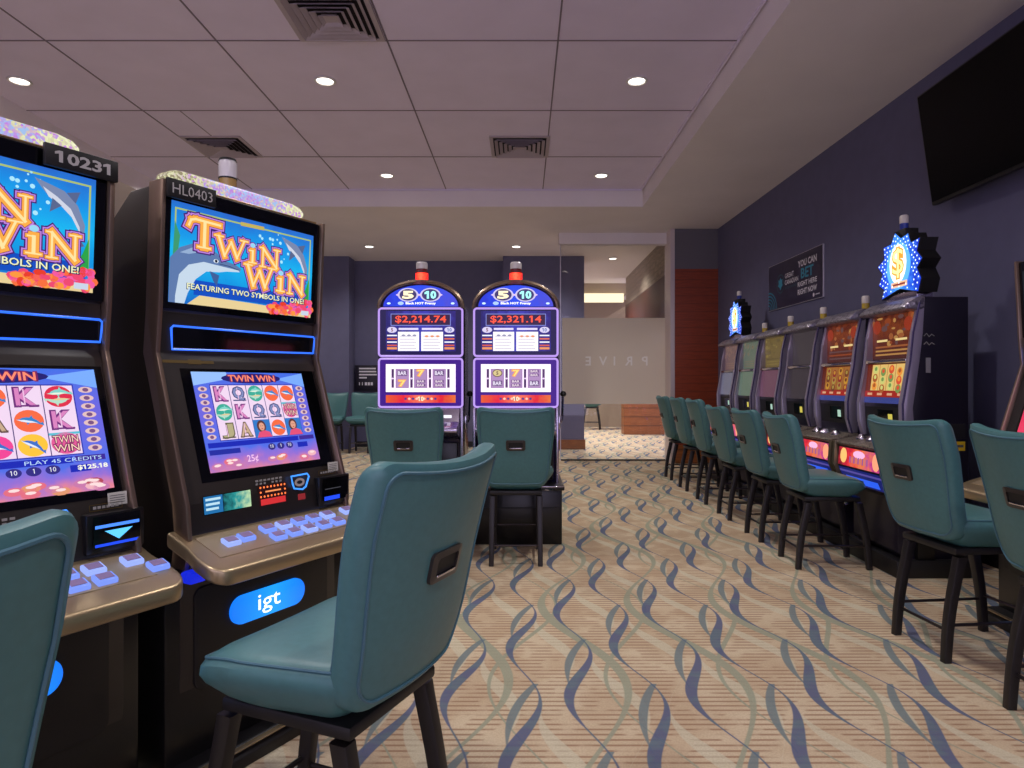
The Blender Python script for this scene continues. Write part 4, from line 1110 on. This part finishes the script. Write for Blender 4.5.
        mb.poly(F, [(x * .97, (z - 1.895) * .97) for x, z in st], emi_ramp('star_blue', [(0, (30, 60, 200)), (.5, (60, 140, 250)), (1, (20, 50, 190))], 'X', -.2, .2, 1.3, 30, .4), 1)
        mb.ell(F, -.01, .0, .135, .15, E(90, 170, 255, 1.4), 2, 20); mb.ell(F, -.015, .015, .095, .125, E(255, 244, 230, 1.6), 3, 20)
        mb.text(F, '$', -.015, .02, E(250, 150, 50, 1.4), h=.21, w=.14, lay=4, bold=.06); mb.text(F, '$', -.015, .02, E(255, 226, 150, 1.6), h=.19, w=.12, lay=5, bold=.0)
        mb.rect(F, -.09, -.135, .09, -.10, E(240, 190, 150, 1.2), 5); mb.rect(F, -.07, -.124, .07, -.111, E(150, 60, 60, 1.0), 6)
        mb.build('lit_face', tp, smooth=False)
        mb = MB()
        for (x, z), (x2, z2) in zip(st, st[1:] + st[:1]):
            for q in (0, .5):
                for r_ in (.88, .72): mb.ell(F, r_ * (x + (x2 - x) * q), r_ * (z + (z2 - z) * q - 1.895), .006, .006, E(210, 230, 255, 2.0), 7, 6)
        sk = mb.build('sparkle_light', tp, smooth=False); sk['kind'] = 'stuff'
        mb = MB(); mb.box((0, .12, 1.69), (.34, .1, .06), LILAC, .006); mb.build('sign_foot', tp)
        mb = MB(); mb.box((-.05, .13, 2.085), (.13, .09, .10), SATIN, .006); mb.build('lamp_bracket', tp)
        c = (-.07, .13, 2.125)
    else: c = (.18, .10, 1.664)
    mb = MB(); mb.lathe([(0, -.01), (.026, -.01), (.026, .055), (0, .055)], c, mat('lamp_band_blue', (40, 60, 150), .3) if topper else mat('lamp_band_yellow', (190, 160, 50), .35)); lp = mb.build('signal_lamp', t)
    mb = MB(); mb.lathe([(0, .055), (.027, .055), (.027, .10), (.022, .108), (0, .11)], c, mat('lamp_cap_white', (205, 196, 190), .4)); mb.build('lamp_cap', lp)
    if side_detail:
        Fs = Frame((.2685, 0, 0), (0, 1, 0), (0, 0, 1)); mb = MB()
        for k in range(2): mb.line(Fs, [(.055, 1.43 - .05 * k), (.07, 1.445 - .05 * k), (.085, 1.425 - .05 * k), (.10, 1.44 - .05 * k), (.115, 1.43 - .05 * k)], .004, mat('grey_print', (150, 146, 140), .5), 2)
        mb.rect(Fs, .065, 1.21, .095, 1.30, mat('grey_plate', (130, 126, 130), .4), 2); mb.build('side_marking', t, smooth=False)
        mb = MB(); mb.rect(Fs, .20, .745, .30, .80, mat('yellow_sticker', (220, 180, 30), .5), 2); mb.rect(Fs, .21, .765, .29, .78, mat('label_ink', (90, 90, 90), .6), 3); mb.build('warning_sticker', t, smooth=False)
        mb = MB(); mb.box((.270, .24, .86), (.006, .12, .09), mat('vent_black', (36, 34, 36), .4), .002); mb.build('side_vent', t)
    return t
warm = lambda n: emi_ramp('dragon_paytable', [(0, (90, 46, 40)), (.4, (120, 50, 30)), (.7, (150, 70, 30)), (1, (90, 30, 20))], 'Z', 1.3, 1.6, .55, 26, .35)
gold = [E(190, 110, 60, .55), E(170, 80, 40, .55), E(220, 160, 90, .55), E(120, 84, 84, .55)]
reel = [E(110, 40, 20, .8), E(230, 190, 110, .9), E(240, 150, 60, .9), E(170, 90, 40, .9), E(210, 210, 120, .9), E(120, 150, 80, .9), E(220, 80, 50, .9)]
reel2 = [E(100, 36, 20, .7), E(170, 110, 50, .75), E(210, 150, 50, .75), E(120, 60, 30, .75), E(180, 150, 70, .75), E(150, 50, 40, .75)]
MX = 2.335
slant((MX + 0.000, 4.250, 0), 'end machine of the right bank, dollar star sign and black side panel', ([warm(0)] + gold, reel, 1), True, True)
slant((MX + 0.015, 4.955, 0), 'warm red screened machine second from the black panelled end', ([warm(0)] + gold, reel2, 2), False)
dk1 = E(66, 58, 62, .7)  # off screens; grey reflections in the glass put in as a faint glow
slant((MX + 0.030, 5.660, 0), 'machine with blank dark screens under the poster right half', ([dk1], [E(60, 52, 58, .7)], 3), False)
slant((MX + 0.045, 6.365, 0), 'machine with a dull gold upper and pink lower screen', ([E(110, 92, 50, .75), E(130, 112, 60, .75), E(90, 76, 44, .75)], [E(110, 70, 90, .7)], 4), False)
slant((MX + 0.060, 7.070, 0), 'machine with grey green screens beside the far dollar sign', ([E(96, 110, 96, .7), E(120, 110, 90, .7)], [E(100, 120, 104, .7)], 5), False)
slant((MX + 0.075, 7.775, 0), 'farthest machine of the right bank, dollar star sign near mahogany wall', ([E(110, 84, 84, .7), E(130, 100, 90, .7)], [E(110, 110, 130, .7)], 6), True)

# ------------------------------------------------------------------ chairs
chair0 = make_chair(); used = [False]
def place(x, y, rz, label, group='teal padded slot chairs'):
    o = chair0 if not used[0] else copy_tree(chair0)
    used[0] = True
    o.location = (x, y, 0); o.rotation_euler = (0, 0, rz); o['label'] = label; o['group'] = group
    return o
C2 = Vector((-.440, 1.53, 0)); A2 = math.radians(67)
place(C2.x, C2.y, A2, 'large teal chair nearest the camera, before the machine plated HL0403')
C1 = Vector((-.445, 1.53, 0)) - WD * .80
place(C1.x - .055, C1.y - .13, math.radians(62), 'teal chair cut off at the left edge, before the machine plated 10231')
place(-.735, 4.40, 0, 'teal chair before the arched machine showing 2,214.74')
place(-.045, 4.41, 0, 'teal chair before the arched machine showing 2,321.14')
RL = [(1.93, 2.20, -90, 'teal chair cut off at the right edge of the picture'),
      (1.935, 2.92, -84, 'teal chair standing between the right-edge chair and the black machine side'),
      (1.92, 4.27, -92, 'teal chair with wide seat showing, before the near dollar sign machine'),
      (1.935, 4.98, -90, 'teal chair before the warm red screened machine second in the bank'),
      (1.945, 5.75, -90, 'teal chair before the machine with blank dark screens'),
      (1.95, 6.49, -90, 'teal chair before the machine with dull gold and pink screens'),
      (1.96, 7.27, -90, 'second farthest teal chair in the row along the right bank'),
      (1.975, 8.08, -90, 'farthest teal chair in the right row, nearest the frosted glass')]
for x, y, a, lb in RL:
    o = place(x, y, math.radians(a), lb)
    if 4 < y < 6: o.scale.z = .958
place(-3.24, 11.2, PI, 'far teal chair facing the room, farther from the arched machines', 'two chairs against the far wall')
place(-2.70, 11.2, PI, 'far teal chair facing the room, in front of the small notice', 'two chairs against the far wall')
place(1.72, 16.8, math.radians(80), 'tall stool whose dark legs show under the frosted band of the glass', 'stool beyond the glass').scale.z = 1.22

# ------------------------------------------------------------------ light, camera
w = bpy.data.worlds.new('ambient_fill'); scn.world = w; w.use_nodes = True  # added lavender fill light, let in by the open side behind the camera
bg = w.node_tree.nodes['Background']; bg.inputs[0].default_value = (.57, .51, .74, 1); bg.inputs[1].default_value = 2.5
for x, d, p in ((-4.07, .5, PW), (-1.6, .5, PW), (.92, .5, PW), (-4.07, 2.94, PW), (-1.6, 2.94, PW), (.92, 2.94, PW), (-4.07, 7.85, PW), (1.1, 13.2, 560), (.9, 16.0, 520), (-4.5, 10.8, 90), (.3, 10.6, 60)):  # unseen ceiling rows, then fixtureless spots added to light the far end and corridor
    li = bpy.data.lights.new('ceiling_spot', 'SPOT'); li.energy = p; li.color = (1, .955, .945)
    li.spot_size = math.radians(140); li.spot_blend = .9; li.shadow_soft_size = .07
    lo = bpy.data.objects.new('ceiling_spot', li); COL.objects.link(lo); lo.location = (x, d, (ZT if d < 8 else ZS) - .03)

cam = bpy.data.cameras.new('camera'); co = bpy.data.objects.new('camera', cam); COL.objects.link(co)
co.location = (0, 0, HC); co.rotation_euler = (PI / 2, 0, 0)
cam.sensor_width = 36; cam.lens = 668 / 1024 * 36; cam.shift_x = -(523 - 512) / 1024; cam.clip_start = .05; cam.clip_end = 100
scn.camera = co
scn.view_settings.view_transform = 'Standard'; scn.view_settings.look = 'None'
scn.view_settings.exposure = 0.07; scn.view_settings.gamma = 1.0; scn.view_settings.use_curve_mapping = False
